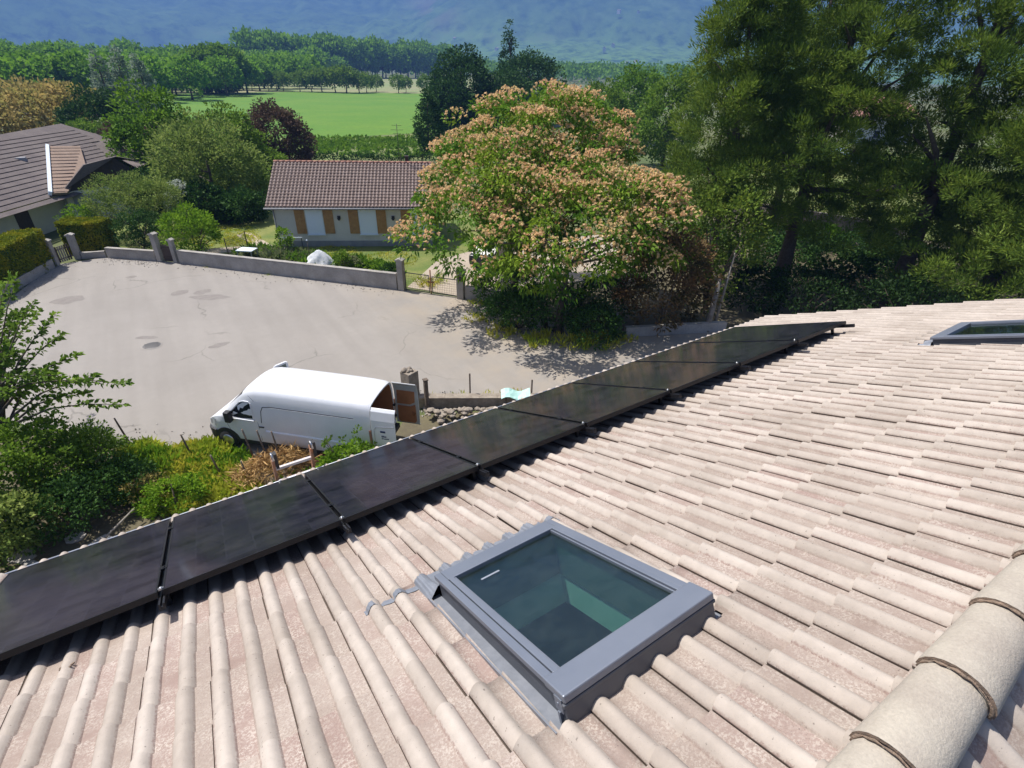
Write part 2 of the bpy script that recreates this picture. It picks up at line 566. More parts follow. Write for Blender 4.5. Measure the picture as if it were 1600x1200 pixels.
# ================================================================== SETTING
def poly_sheet(name, pts, z, m, holes=None):
    mb = MB()
    mb.add([(x, y, z) for x, y in pts], [tuple(range(len(pts)))])
    me = mb.mesh(name, m)
    bm = bmesh.new(); bm.from_mesh(me)
    bmesh.ops.triangulate(bm, faces=bm.faces)
    for f in bm.faces:
        if f.normal.z < 0:
            f.normal_flip()
    bm.to_mesh(me); bm.free()
    o = link(name, me); o['kind'] = 'structure'
    return o

def vnoise(x, y, seed):
    """smooth value noise on numpy arrays"""
    g = np.random.default_rng(seed).random((64, 64))
    xi = np.floor(x).astype(int); yi = np.floor(y).astype(int)
    fx = x - xi; fy = y - yi
    fx = fx * fx * (3 - 2 * fx); fy = fy * fy * (3 - 2 * fy)
    a = g[xi % 64, yi % 64]; b = g[(xi + 1) % 64, yi % 64]; c = g[xi % 64, (yi + 1) % 64]; d = g[(xi + 1) % 64, (yi + 1) % 64]
    return (a * (1 - fx) + b * fx) * (1 - fy) + (c * (1 - fx) + d * fx) * fy

M['ground'] = mat('meadow_ground', (.075, .11, .03), (.13, .13, .05), .95, .02, fine=.3)
M['lot'] = mat('gravel_tarmac', (.312, .284, .252), (.268, .244, .216), .95, .20, .3, .7, bump=.35, bscale=45, fine=.07)
def worn_tarmac(m):
    t = m.node_tree; p = t.nodes['Principled BSDF']
    src = p.inputs['Base Color'].links[0].from_socket
    geo = node(t, 'ShaderNodeNewGeometry')
    mp = node(t, 'ShaderNodeMapping')
    mp.inputs['Rotation'].default_value = (0, 0, R(48)); mp.inputs['Scale'].default_value = (1.1, .07, 1)
    t.links.new(geo.outputs['Position'], mp.inputs[0])
    tr = ramp(t, noise(t, mp.outputs[0], 1.0, 3, .5), .40, .66)
    c = mixcol(t, tr, src, (.235, .212, .186))
    f2 = node(t, 'ShaderNodeMath', operation='MULTIPLY'); f2.inputs[1].default_value = .30
    t.links.new(tr, f2.inputs[0]); c = mixcol(t, f2.outputs[0], src, (.20, .18, .158))
    vo = node(t, 'ShaderNodeTexVoronoi', feature='DISTANCE_TO_EDGE'); vo.inputs['Scale'].default_value = .23
    wv = node(t, 'ShaderNodeVectorMath', operation='ADD')
    nz = node(t, 'ShaderNodeTexNoise'); nz.inputs['Scale'].default_value = .8; nz.inputs['Detail'].default_value = 5
    t.links.new(geo.outputs['Position'], nz.inputs['Vector'])
    t.links.new(geo.outputs['Position'], wv.inputs[0]); t.links.new(nz.outputs['Color'], wv.inputs[1])
    t.links.new(wv.outputs[0], vo.inputs['Vector'])
    cr = ramp(t, vo.outputs['Distance'], .010, .0)
    gate = ramp(t, noise(t, geo.outputs['Position'], .25, 2), .50, .60)
    mu = node(t, 'ShaderNodeMath', operation='MULTIPLY'); t.links.new(cr, mu.inputs[0]); t.links.new(gate, mu.inputs[1])
    m2 = node(t, 'ShaderNodeMath', operation='MULTIPLY'); m2.inputs[1].default_value = .55; t.links.new(mu.outputs[0], m2.inputs[0])
    c = mixcol(t, m2.outputs[0], c, (.11, .10, .085))
    # sandy dust drifted in from the drive side
    sx = node(t, 'ShaderNodeSeparateXYZ'); t.links.new(geo.outputs['Position'], sx.inputs[0])
    d = ramp(t, sx.outputs[0], 7.5, 14)
    m3 = node(t, 'ShaderNodeMath', operation='MULTIPLY'); t.links.new(d, m3.inputs[0]); t.links.new(ramp(t, noise(t, geo.outputs['Position'], .5, 5, .65), .38, .62), m3.inputs[1])
    c = mixcol(t, m3.outputs[0], c, (.36, .30, .23))
    t.links.new(c, p.inputs['Base Color'])
worn_tarmac(M['lot'])
M['patch'] = mat('tarmac_patch', (.215, .19, .17), (.25, .225, .20), .95, 3, bump=.4, bscale=40, fine=.4)
M['iron'] = mat('cast_iron', (.12, .115, .11), rough=.6, metal=.4)
M['sandy'] = mat('sandy_drive', (.43, .36, .28), (.36, .30, .23), .95, .5, bump=.4, bscale=30, fine=.3)
M['lawn'] = mat('lawn_ground', (.10, .15, .025), (.19, .20, .05), .95, .45, bump=.6, bscale=20, fine=.4)
M['soil'] = mat('garden_soil', (.20, .155, .10), (.30, .24, .16), .95, 1.5, bump=.8, bscale=12, fine=.4)
M['field'] = mat('field_grass', (.062, .180, .004), (.115, .215, .010), .95, .06, .25, .75, bump=.6, bscale=1.5, fine=.35)
M['crop'] = mat('crop_ground', (.13, .19, .035), (.16, .17, .06), .95, .12, bump=.6, bscale=4, fine=.4)
M['orchgrass'] = mat('orchard_grass', (.17, .23, .07), (.26, .24, .12), .95, .05, fine=.3)
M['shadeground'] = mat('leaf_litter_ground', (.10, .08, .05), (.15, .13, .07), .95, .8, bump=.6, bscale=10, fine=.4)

# one sheet to the horizon
mb = MB()
rings = [0, 60, 200, 600, 1500, 3500, 6800]
vs, fs = [(0, 0, -.03)], []
N = 48
for r in rings[1:]:
    vs += [(r * math.cos(2 * math.pi * k / N), r * math.sin(2 * math.pi * k / N), -.03) for k in range(N)]
for k in range(N):
    fs.append((0, 1 + k, 1 + (k + 1) % N))
for i in range(len(rings) - 2):
    for k in range(N):
        a = 1 + i * N; b = a + N; k2 = (k + 1) % N
        fs.append((a + k, b + k, b + k2, a + k2))
mb.add(vs, fs)
struct('ground', mb, M['ground'])

poly_sheet('parking_lot', [(-3.4, 43.8), (.4, 40.4), (11.2, 28.4), (13.7, 25.4), (15, 22), (18, 17), (24, 14.5), (40, 6), (40, -3), (24, 5), (9.0, 15.1), (6.0, 16.6), (3.2, 13.6), (-2.9, 19.4), (-8, 24.5), (-14, 27), (-20, 30), (-20, 36), (-8.2, 36.5), (-6.3, 43.5)], 0.0, M['lot'])
poly_sheet('lawn', [(-3, 44.5), (.6, 40.9), (11.3, 29), (13.5, 26.5), (22, 32), (26, 40), (14, 56), (2, 62), (-4, 56)], -.012, M['lawn'])
poly_sheet('garden_bed', [(3.6, 40.2), (11.0, 29.6), (12.4, 31.4), (9.6, 35.6), (7.4, 37.6), (5.2, 40.6)], -.006, M['soil'])
poly_sheet('garden_path', [(1.2, 41.3), (3.5, 41.2), (5.6, 40.6), (6.9, 39.0), (7.6, 39.8), (6.6, 41.3), (5.8, 46), (4.8, 45.6), (5.4, 42.1), (3.2, 42.5), (1.6, 42.6)], -.004, M['sandy'])
poly_sheet('driveway', [(11.6, 28.7), (13.5, 26.0), (15.5, 25.2), (19, 24.4), (26, 24), (31, 27), (30, 32), (20, 33.5), (15.5, 32.5), (13.5, 30.5)], -.004, M['sandy'])
poly_sheet('field', [(4, 118), (-8, 238), (27, 268), (66, 280), (120, 262), (190, 235), (170, 150), (60, 108), (30, 104)], -.018, M['field'])
poly_sheet('crop_field', [(8, 82), (4, 117.5), (30, 103.5), (60, 107.5), (78, 96), (45, 70), (28, 77.5)], -.022, M['crop'])
poly_sheet('orchard_ground', [(27, 268.5), (66, 280.5), (120, 262.5), (190, 235.5), (330, 400), (330, 600), (95, 505), (30, 330)], -.02, M['orchgrass'])
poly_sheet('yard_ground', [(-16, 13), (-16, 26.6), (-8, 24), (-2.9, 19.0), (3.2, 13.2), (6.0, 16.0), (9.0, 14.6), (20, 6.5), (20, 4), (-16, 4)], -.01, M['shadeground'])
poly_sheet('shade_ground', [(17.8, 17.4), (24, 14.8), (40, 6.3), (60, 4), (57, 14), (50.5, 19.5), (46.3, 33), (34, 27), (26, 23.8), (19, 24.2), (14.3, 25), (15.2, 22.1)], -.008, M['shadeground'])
poly_sheet('neighbour_lawn', [(46.5, 33.5), (50.8, 19), (58, 13), (72, 10), (95, 18), (120, 45), (80, 60), (50, 45)], -.014, M['lawn'])

# repaired places on the tarmac: flat marks of their own shape
def blot(name, x, y, rx, ry, rot, m, z=.004, n=18):
    ps = []
    for k in range(n):
        a = 2 * math.pi * k / n
        q = 1 + random.uniform(-.16, .16)
        px, py = rx * math.cos(a) * q, ry * math.sin(a) * q
        ps.append((x + px * math.cos(rot) - py * math.sin(rot), y + px * math.sin(rot) + py * math.cos(rot)))
    return poly_sheet(name, ps, z, m)
for a in ((-5.26, 36.04, .75, .6, 0), (0.0, 34.3, .5, .4, .3), (1.1, 33.8, .45, .38, .2), (1.35, 32.7, 1.05, .42, -.5), (-2.2, 38.6, .28, .25, 0), (-1.9, 28.6, .55, .18, 2.6), (.9, 26.0, .45, .22, .2)):
    blot('asphalt_patch', *a, M['patch'])
t = thing('manhole_cover', 'round grey iron manhole cover set in the middle of the tarmac yard', 'manhole cover', (-1.74, 27.5, 0.004))
mb = MB(); mb.lathe([(.0, .012), (.42, .012), (.45, .0)], 24); part('frame', mb, M['lot'], t)
mb = MB(); mb.lathe([(.0, .026), (.34, .026), (.37, .013)], 24)
for k in range(-3, 4):
    mb.box((-.28, k * .08 - .012, .026), (.28, k * .08 + .012, .032))
part('lid', mb, M['iron'], t)

# ------------------------------------------------------------------ mountain
def mountain():
    nr, na = 90, 440
    az = np.radians(np.linspace(-16, 138, na)); r = np.linspace(1350, 5200, nr)
    A, Rr = np.meshgrid(az, r)
    X = Rr * np.cos(A); Y = Rr * np.sin(A)
    deg = np.degrees(A)
    rid = (vnoise(X / 900, Y / 900, 1) - .5) * 1.0 + (vnoise(X / 330, Y / 330, 2) - .5) * .5 + (vnoise(X / 120, Y / 120, 3) - .5) * .2 + (vnoise(X / 45, Y / 45, 9) - .5) * .09
    gul = np.abs(np.sin(np.radians(deg * 26) + rid * 2.4))
    st = 3000 + 260 * np.sin(np.radians(deg * 5)) + rid * 420
    wall = np.clip((Rr - st) / 1250, 0, 1.2)
    H = 520 * np.clip(wall, 0, 1) ** .8 * (1 - .16 * gul * np.clip(wall * 2, 0, 1)) + rid * 50 * np.clip(wall * 4, 0, 1)
    side = np.clip((66 - deg) / 9, 0, 1)            # gentler slope of farmland on the right
    foot = np.clip((Rr - 1750) / 1700, 0, 1) ** 1.15 * 210 * side * (1 + rid * .35)
    H = np.maximum(H, 0) + foot
    bump = (vnoise(X / 26, Y / 26, 4) - .5) * 14 * np.clip(H / 25, 0, 1)
    H = np.minimum(H + bump, 575)
    H[0] = -1.0
    cl = .45 * np.exp(-((deg - 64.5 - (Rr - 3700) * .0022) / 1.5) ** 2) * np.clip((H - 130) / 90, 0, 1) * (vnoise(X / 80, Y / 160, 7) > .36)
    V = np.stack([X, Y, H - .6], -1).reshape(-1, 3)
    i = np.arange(nr - 1)[:, None] * na + np.arange(na - 1)[None]
    F = np.stack([i, i + 1, i + 1 + na, i + na], -1).reshape(-1, 4)[:, ::-1]
    m, t, p, o = _base('mountain_forest')
    geo = node(t, 'ShaderNodeNewGeometry'); co = geo.outputs['Position']
    c = mixcol(t, ramp(t, noise(t, co, .012, 6, .7), .35, .65), (.020, .060, .015), (.10, .17, .05))
    fld = ramp(t, noise(t, co, .0042, 3, .5), .60, .66)
    sx = node(t, 'ShaderNodeSeparateXYZ'); t.links.new(co, sx.inputs[0])
    low = ramp(t, sx.outputs[2], 260, 120)
    mu = node(t, 'ShaderNodeMath', operation='MULTIPLY'); t.links.new(fld, mu.inputs[0]); t.links.new(low, mu.inputs[1])
    c = mixcol(t, mu.outputs[0], c, (.13, .20, .06))
    lowg = node(t, 'ShaderNodeMath', operation='MULTIPLY'); t.links.new(ramp(t, sx.outputs[2], 300, 60), lowg.inputs[0]); t.links.new(ramp(t, noise(t, co, .02, 5, .7), .40, .55), lowg.inputs[1])
    c = mixcol(t, lowg.outputs[0], c, (.13, .23, .05))
    at = node(t, 'ShaderNodeAttribute', attribute_name='prof')
    c = mixcol(t, at.outputs['Fac'], c, (.17, .135, .105))
    t.links.new(c, p.inputs['Base Color']); p.inputs['Roughness'].default_value = 1; p.inputs['Specular IOR Level'].default_value = 0
    me = np_mesh('mountain', V, F, m)
    a = me.attributes.new('prof', 'FLOAT', 'POINT'); a.data.foreach_set('value', cl.reshape(-1).astype(np.float32))
    me.polygons.foreach_set('use_smooth', [True] * len(me.polygons))
    o = link('mountain', me); o['kind'] = 'structure'
    return az, r, H
maz, mr, mH = mountain()
def mount_h(x, y):
    a = math.atan2(y, x); r = math.hypot(x, y)
    ia = int(np.clip(np.searchsorted(maz, a), 1, len(maz) - 1)); ir = int(np.clip(np.searchsorted(mr, r), 1, len(mr) - 1))
    return float(mH[ir, ia]) - .6

# hamlet houses far away on the lower slope
M['far_wall'] = mat('far_house_wall', (.55, .53, .46), rough=.9)
M['far_roof'] = mat('far_house_roof', (.30, .22, .16), rough=.9)
hb = MB(); hb.box((-8, -5, -8), (8, 5, 6))
hr = MB(); hr.prism([(-5.4, 6), (5.4, 6), (0, 9)], (0, 1, 0), (0, 0, 1), (-8.3, 0, 0), (16.6, 0, 0))
hbm, hrm = hb.mesh('wall', M['far_wall']), hr.mesh('roof', M['far_roof'])
for k in range(9):
    if k < 4:
        a, r = R(random.uniform(44, 50)), random.uniform(2400, 3000)
    else:
        a, r = R(random.uniform(45, 64)), random.uniform(1900, 2900)
    x, y = r * math.cos(a), r * math.sin(a)
    t = thing('hamlet_house', 'tiny pale house of the hamlet scattered low on the far mountain slope', 'house', (x, y, mount_h(x, y)), random.uniform(0, 3), 'hamlet houses low on the mountain slope')
    link('wall', hbm, t); link('roof', hrm, t)

# ------------------------------------------------------------------ air
mh = bpy.data.materials.new('haze_air'); mh.use_nodes = True
tt = mh.node_tree
for n in list(tt.nodes):
    tt.nodes.remove(n)
pv = tt.nodes.new('ShaderNodeVolumePrincipled'); oo = tt.nodes.new('ShaderNodeOutputMaterial')
pv.inputs['Color'].default_value = (.20, .38, .92, 1)
pv.inputs['Density'].default_value = 3.3e-4
tt.links.new(pv.outputs[0], oo.inputs['Volume'])
mb = MB(); mb.box((-7000, -7000, -3.0), (7000, 7000, 590))
hz = link('haze', mb.mesh('haze', mh)); stuff(hz)

# ------------------------------------------------------------------ distant trees
def wood_proto(h, r, m, n_cl=120, per=9, L=1.0, Wd=.75):
    lobes = [(0, 0, h * .62, r, r, h * .40)]
    for k in range(5):
        a = 2 * math.pi * k / 5 + random.random()
        lobes.append((math.cos(a) * r * .5, math.sin(a) * r * .5, h * random.uniform(.45, .75), r * .55, r * .55, h * .25))
    cm, C, O = crown_mesh('crown', lobes, n_cl, r * .26, per, L, Wd, m, low=-.7)
    tm = limb_mesh('trunk', (0, 0, 0), (0, 0, h * .6), h * .028, h * .012, [c for c in C[:4]], M['bark'], n=6)
    return cm, tm
protos = [wood_proto(10, 4.6, M['leaf_wood']) for _ in range(3)]
def place(pro, x, y, h, name, label, cat, group=None, wide=1.0):
    s = h / 10
    t = thing(name, label, cat, (x, y, -.03), random.uniform(0, 6.28), group)
    t.scale = (s * wide, s * wide, s)
    link('trunk', pro[1], t); link('crown', pro[0], t)
    return t
WL = 'broadleaved tree of the green wood beyond the bright field'
def az_at(d, deg):
    return d * math.cos(R(deg)), d * math.sin(R(deg))
# left block of the wood, rows receding
cnt = 0
for d in (214, 226, 240, 256, 275, 298, 325, 360, 405, 460, 530, 620):
    step = 7.6 if d < 300 else 9.5 if d < 400 else 14
    lo = 86 - (d - 214) * .10 if d < 330 else 76 - (d - 330) * .02
    lo = max(lo, 72)
    a = 106
    while a > lo:
        x, y = az_at(d + random.uniform(-5, 5), a + random.uniform(-.4, .4))
        h = random.uniform(9.5, 12.0) if d < 300 else random.uniform(12, 15) if d < 420 else random.uniform(15, 20)
        place(random.choice(protos), x, y, h, 'wood_tree', WL, 'tree', 'trees of the wood beyond the field', random.uniform(.95, 1.2))
        cnt += 1
        a -= math.degrees(step / d)
# straight edge of tall trees behind the orchard
for row, off in ((0, 0), (1, 16)):
    for k in range(24):
        f = k / 23
        x = 95 + f * (318 - 95) + random.uniform(-2, 2); y = 510 + f * 88 + off + random.uniform(-2, 2)
        place(random.choice(protos), x, y, random.uniform(25, 31), 'tall_tree', 'tall dark green tree in the straight row behind the orchard', 'tree', 'tall trees in the row behind the orchard', .78)
print('wood trees', cnt)
# the rest of the plain: one far mass
Vs, Fs, o = [], [], 0
for k in range(900):
    d = random.uniform(560, 1500); a = random.uniform(30, 66) if k % 5 else random.uniform(66, 100)
    if a > 64 and d < 680:
        continue
    x, y = az_at(d, a)
    if 60 < x < 330 and y < 640:
        continue
    h = random.uniform(13, 19)
    lob = [(x, y, h * .55, h * .55, h * .55, h * .42)]
    C, O = lobe_clumps(lob, 18, low=-.2)
    V, F = clump_leaves(C, O, h * .24, 5, 3.2, 2.4)
    Vs.append(V); Fs.append(F + o); o += len(V)
stuff(link('far_woods', np_mesh('far_woods', np.concatenate(Vs), np.concatenate(Fs), M['leaf_wood'])))

# orchard row along the far side of the field
oprotos = [wood_proto(10, 5.4, M['leaf_mid']) for _ in range(2)]
for i, (x, y, h, w) in enumerate([(x_, y_, h_ * 1.3, w_) for x_, y_, h_, w_ in [(58.3, 289, 5.2, 1.0), (64, 286, 5.6, 1), (70.5, 283, 6.0, 1), (75, 280, 6.2, 1.1), (79, 278, 6.8, 1.1), (84, 274, 7.4, 1.1), (88, 271, 7.8, 1.2), (93, 268, 6.4, 1.1), (99, 275, 5.8, 1), (106, 281, 5.2, 1), (112, 268, 5.6, 1), (118, 273, 5, 1), (124, 263, 5.8, 1), (128, 250, 5.4, 1), (136, 252, 5.2, 1), (52, 293, 5.4, .9), (47, 296, 5.6, .9)]]):
    place(random.choice(oprotos), x, y, h, 'orchard_tree', 'small round fruit tree in the row along the far edge of the field', 'tree', 'fruit trees along the far edge of the field', w * .85)

# ================================================================== THE TILED ROOF WE LOOK OVER
SL = R(24.4)
cs, sn = math.cos(SL), math.sin(SL)
CU, CV, CN = 1.7436, -3.8729, 1.3593
# roof frame: u along the eave, v down the slope, n out of the tiles (0 = top of the solar panels)
RM = Matrix(((1, 0, 0, -CU), (0, cs, sn, -CV * cs - CN * sn), (0, -sn, cs, CAM_Z + CV * sn - CN * cs), (0, 0, 0, 1)))
VR = -3.22                                   # ridge line
NB = -.196                                   # bed of the tiles
apex = RM @ Vector((0, VR, NB - .02))
RM2 = Matrix(((-1, 0, 0, -CU), (0, -cs, -sn, apex.y), (0, -sn, cs, apex.z), (0, 0, 0, 1)))   # the slope behind the ridge
HB = Vector((3.5, apex.y, 0))
house = thing('tiled_house', 'near house whose pale beige tiled roof fills the foreground below the camera', 'house', HB)
TH = Matrix.Translation(-HB)
def rp(name, mb, mats, tf=Matrix(), parent=house, **k):
    return part(name, mb, mats, parent, TH @ RM @ tf, **k)

PIT, TW, GA, TL = .152, .304, .345, .362
U0, UEND = 1.067, 11.05
prof = []
for r in (0, 1):
    x0 = r * PIT
    if r == 0:
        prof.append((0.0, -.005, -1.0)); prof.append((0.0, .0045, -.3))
    for k in range(7):
        tq = k / 6
        z = .033 * math.sin(math.pi * tq) ** .83
        if r == 0 and k == 0:
            z = .0055
        prof.append((x0 + .082 * tq, z, min(1, max(0, z / .033 * 1.3 - .02))))
    prof.append((x0 + .118, -.002, 0.0))
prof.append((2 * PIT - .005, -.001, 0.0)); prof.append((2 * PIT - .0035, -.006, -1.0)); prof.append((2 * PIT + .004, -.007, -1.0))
def tile_arrays(L):
    V, F, A = [], [], []
    n = len(prof)
    for v, lift in ((0, .001), (L * .5, .0125), (L, .024)):
        for x, z, a in prof:
            V.append((x, v, z + lift)); A.append(a)
    for x, z, a in prof:
        V.append((x, L, z + .024 - .018)); A.append(.5)
    for i in range(3):
        for k in range(n - 1):
            F.append((i * n + k, (i + 1) * n + k, (i + 1) * n + k + 1, i * n + k + 1))
    return V, F, A
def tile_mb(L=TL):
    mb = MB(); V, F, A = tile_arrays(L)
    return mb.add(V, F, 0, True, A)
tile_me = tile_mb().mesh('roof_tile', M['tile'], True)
tile_me.set_sharp_from_angle(angle=R(50))

def clipped_tile(u, v, L, keep):
    """tile trimmed to the box keep=(u0,u1,v0,v1), all in roof coordinates"""
    me = tile_mb(L).mesh('roof_tile', M['tile'], True)
    bm = bmesh.new(); bm.from_mesh(me)
    for co, no in (((keep[0] - u, 0, 0), (-1, 0, 0)), ((keep[1] - u, 0, 0), (1, 0, 0)), ((0, keep[2] - v, 0), (0, -1, 0)), ((0, keep[3] - v, 0), (0, 1, 0))):
        bmesh.ops.bisect_plane(bm, geom=bm.verts[:] + bm.edges[:] + bm.faces[:], plane_co=co, plane_no=no, clear_outer=True)
    ok = len(bm.faces) > 0
    bm.to_mesh(me); bm.free()
    return me if ok else None

SKY = [(2.49, 3.28, -2.425, -1.235), (8.42, 9.21, -2.425, -1.235)]     # u0,u1,v0,v1 of the two roof windows
HOLES = [(a - .045, b + .05, c - .005, d + .10) for a, b, c, d in SKY]
BIG = 99
tiles = []                                   # (matrix, mesh, centre)
for j in range(-2, 15):
    v1 = -2.375 + GA * j - (.055 if j == 14 else 0)
    v0 = v1 - TL
    L = TL
    if j == -2:
        v0, L = VR + .03, v1 - VR - .03
    base = tile_mb(L).mesh('roof_tile', M['tile'], True) if j == -2 else tile_me
    if j == -2:
        base.set_sharp_from_angle(angle=R(50))
    for mcol in range(-14, 33):
        u = U0 + TW * mcol
        jit = Matrix.Rotation(random.gauss(0, .005), 4, 'Z') @ Matrix.Rotation(random.gauss(0, .004), 4, 'X')
        mtx = Matrix.Translation((u + random.gauss(0, .0015), v0 + random.gauss(0, .003), NB + random.gauss(0, .0012))) @ jit
        pieces = [base]
        for h in HOLES:
            if u < h[1] and u + TW + .006 > h[0] and v0 < h[3] and v1 > h[2]:
                pieces = []
                for kp in ((-BIG, h[0], -BIG, BIG), (h[1], BIG, -BIG, BIG), (h[0], h[1], -BIG, h[2]), (h[0], h[1], h[3], BIG)):
                    if u < kp[1] and u + TW > kp[0] and v0 < kp[3] and v1 > kp[2]:
                        me = clipped_tile(u, v0, L, kp)
                        if me:
                            pieces.append(me)
                mtx = Matrix.Translation((u, v0, NB))
        for me in pieces:
            tiles.append((RM @ mtx, me, RM @ Vector((u + .15, v0 + L / 2, NB)), v0, u))
for j in range(0, 5):
    for mcol in range(-34, 8):
        u = mcol * TW - U0
        v0 = .0 + GA * j
        mtx = Matrix.Translation((u, v0, .0))
        c = RM2 @ Vector((u + .15, v0 + .17, 0))
        tiles.append((RM2 @ mtx, tile_me, c, None, -u))

Cq = Vector((0, 0, CAM_Z))
Minv = cam.matrix_world.inverted()
def seen_size(c, v0, u):
    p = Minv @ c
    if p.z > -.2:
        return 0
    x, y = p.x / -p.z * .5152, p.y / -p.z * .5152
    if abs(x) > .56 or abs(y) > .43:
        return 0
    if v0 is not None and v0 > -.02 and .2 < u < 9.0:
        return 0
    return 1 / (p.z * p.z) * abs((Cq - c).normalized().dot((RM.to_3x3() @ Vector((0, 0, 1))).normalized()))
tiles.sort(key=lambda q: -seen_size(q[2], q[3], q[4]))
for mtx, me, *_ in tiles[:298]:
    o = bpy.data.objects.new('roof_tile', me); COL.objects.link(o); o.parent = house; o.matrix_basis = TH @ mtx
rest = MB()
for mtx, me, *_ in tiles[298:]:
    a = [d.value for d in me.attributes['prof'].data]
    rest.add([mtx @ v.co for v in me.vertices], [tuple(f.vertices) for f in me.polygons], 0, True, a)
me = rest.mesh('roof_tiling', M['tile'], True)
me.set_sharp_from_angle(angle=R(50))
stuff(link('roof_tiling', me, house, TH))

# ridge caps: each wide end laps over the narrow end of the next one towards us
def ridge_cap():
    mb = MB(); n = 13; L = .455
    rows = []
    for v, r in ((0, .108), (.012, .1095), (.1, .106), (.28, .100), (L, .094)):
        rows.append((v, r))
    vs = []
    for v, r in rows:
        for k in range(n):
            a = math.pi * (k / (n - 1)) * 1.06 - math.pi * .03
            vs.append((v, -math.cos(a) * r, math.sin(a) * r * .80 + .018 * (1 - v / L)))
    fs = []
    for i in range(len(rows) - 1):
        for k in range(n - 1):
            fs.append((i * n + k, (i + 1) * n + k, (i + 1) * n + k + 1, i * n + k + 1))
    mb.add(vs, fs, 0, True)
    # rough rim of the wide end
    rv = []
    for k in range(n):
        a = math.pi * (k / (n - 1)) * 1.06 - math.pi * .03
        for rr, dx in ((.1090, -.002), (.096, -.002), (.096, .03)):
            rr2 = rr + random.uniform(-.004, .001) * (rr < .108)
            rv.append((dx, -math.cos(a) * rr2, math.sin(a) * rr2 * .80 + .018))
    rf = []
    for k in range(n - 1):
        for q in range(2):
            rf.append((k * 3 + q, (k + 1) * 3 + q, (k + 1) * 3 + q + 1, k * 3 + q + 1))
    mb.add(rv, rf, 1, False)
    # crumbly mortar bead squeezed out in front of it
    bead, br = [], []
    for k in range(17):
        a = math.pi * (k / 16) * 1.04 - math.pi * .02
        bead.append((-.006 + random.uniform(-.004, .003), -math.cos(a) * .099, math.sin(a) * .099 * .80 + .014)); br.append(.002 + random.random() * .005)
    mb.tube(bead, br, 5, 1)
    return mb
rc = [ridge_cap().mesh('ridge_tile', [M['ridge'], M['mortar']]) for _ in range(3)]
rtop = RM @ Vector((0, VR + .030, -.160))
for k in range(-8, 20):
    u = 3.04 + .415 * k
    o = bpy.data.objects.new('ridge_tile', rc[k % 3]); COL.objects.link(o); o.parent = house
    o.matrix_basis = TH @ Matrix.Translation((u - CU, rtop.y, rtop.z + .0)) @ Matrix.Rotation(random.gauss(0, .006), 4, 'Z') @ Matrix.Rotation(R(-.6), 4, 'Y')
# dark pleated closure strip under the caps
mb = MB()
u = -1.0
while u < 11.0:
    w = .012
    for side in (1, -1):
        for q in range(2):
            pass
    u += w
    break
def strip(sign):
    mb = MB(); n = 620; vs = []
    for k in range(n):
        uu = -1 + k * .0195
        ph = ((uu - .043) / PIT) % 1.0
        rz = .033 * max(0, math.cos(2 * math.pi * ph)) ** .7
        pl = .003 if k % 2 else 0
        for d, z in ((.05, .062), (.09, .040 + rz * .4 + pl), (.112 + (.0 if ph < .2 or ph > .8 else .022), .010 + rz * .95 + pl)):
            vs.append((uu, d, z))
    fs = []
    for k in range(n - 1):
        for q in range(2):
            fs.append((k * 3 + q, k * 3 + q + 1, (k + 1) * 3 + q + 1, (k + 1) * 3 + q))
    return mb.add(vs, fs, 0, False)
part('ridge_strip', strip(1), M['lead'], house, TH @ RM @ Matrix.Translation((0, VR, NB + .006)))

# roof deck with openings, fascia, gutter, walls
mb = MB()
vA, vB = VR, 2.42
us = [-3.2, HOLES[0][0] + .03, HOLES[0][1] - .03, HOLES[1][0] + .03, HOLES[1][1] - .03, UEND - .03]
for a, b in zip(us[:-1], us[1:]):
    hole = any(abs(a - h[0] - .03) < 1e-6 for h in HOLES)
    if hole:
        mb.box((a, vA, NB - .03), (b, -2.41, NB - .012)); mb.box((a, -1.25, NB - .03), (b, vB, NB - .012))
    else:
        mb.box((a, vA, NB - .03), (b, vB, NB - .012))
rp('roof_deck', mb, M['deck'])
mb = MB(); mb.box((-9.0, .02, -.04), (3.2, 4.2, -.022))
part('roof_deck', mb, M['deck'], house, TH @ RM2)
mb = MB(); mb.box((-3.2, 2.40, NB - .18), (UEND, 2.425, NB - .005))
rp('fascia_board', mb, M['bark_pale'])
eave = RM @ Vector((0, 2.455, NB))
mb = MB()
g = [(math.cos(a) * .075, math.sin(a) * .075) for a in [math.pi + math.pi * k / 8 for k in range(9)]]
gi = [(x * .93, y * .93) for x, y in g]
x0, x1 = -3.2 - CU, UEND + .05 - CU
ps = g + gi[::-1]
mb.prism(ps, (0, 1, 0), (0, 0, 1), (x0, eave.y + .05, eave.z - .075), (x1 - x0, 0, 0))
mb.tube([(x0, eave.y + .125, eave.z - .075), (x1, eave.y + .125, eave.z - .075)], .009, 6)
part('gutter', mb, M['zinc'], house, TH)
mb = MB()
ey = (RM @ Vector((0, 2.1, NB))).y
ez = (RM @ Vector((0, 2.1, NB - .06))).z
yr, zr = apex.y, apex.z - .06
wy0 = yr - (ey - yr)
gab = [(wy0, 0), (ey, 0), (ey, ez), (yr, zr), (wy0, ez)]
mb.prism(gab, (0, 1, 0), (0, 0, 1), (10.6 - CU, 0, 0), (.2, 0, 0))
mb.prism(gab, (0, 1, 0), (0, 0, 1), (-3.0 - CU, 0, 0), (.2, 0, 0))
mb.box((-2.8 - CU, ey - .25, 0), (10.6 - CU, ey, ez - .12))
mb.box((-2.8 - CU, wy0, 0), (10.6 - CU, wy0 + .25, ez - .12))
part('wall', mb, M['render'], house, TH)
mb = MB(); mb.box((-9.0, 1.2, -.06), (3.2, (yr - wy0) / cs, -.035))
part('roof_deck', mb, M['deck'], house, TH @ RM2)
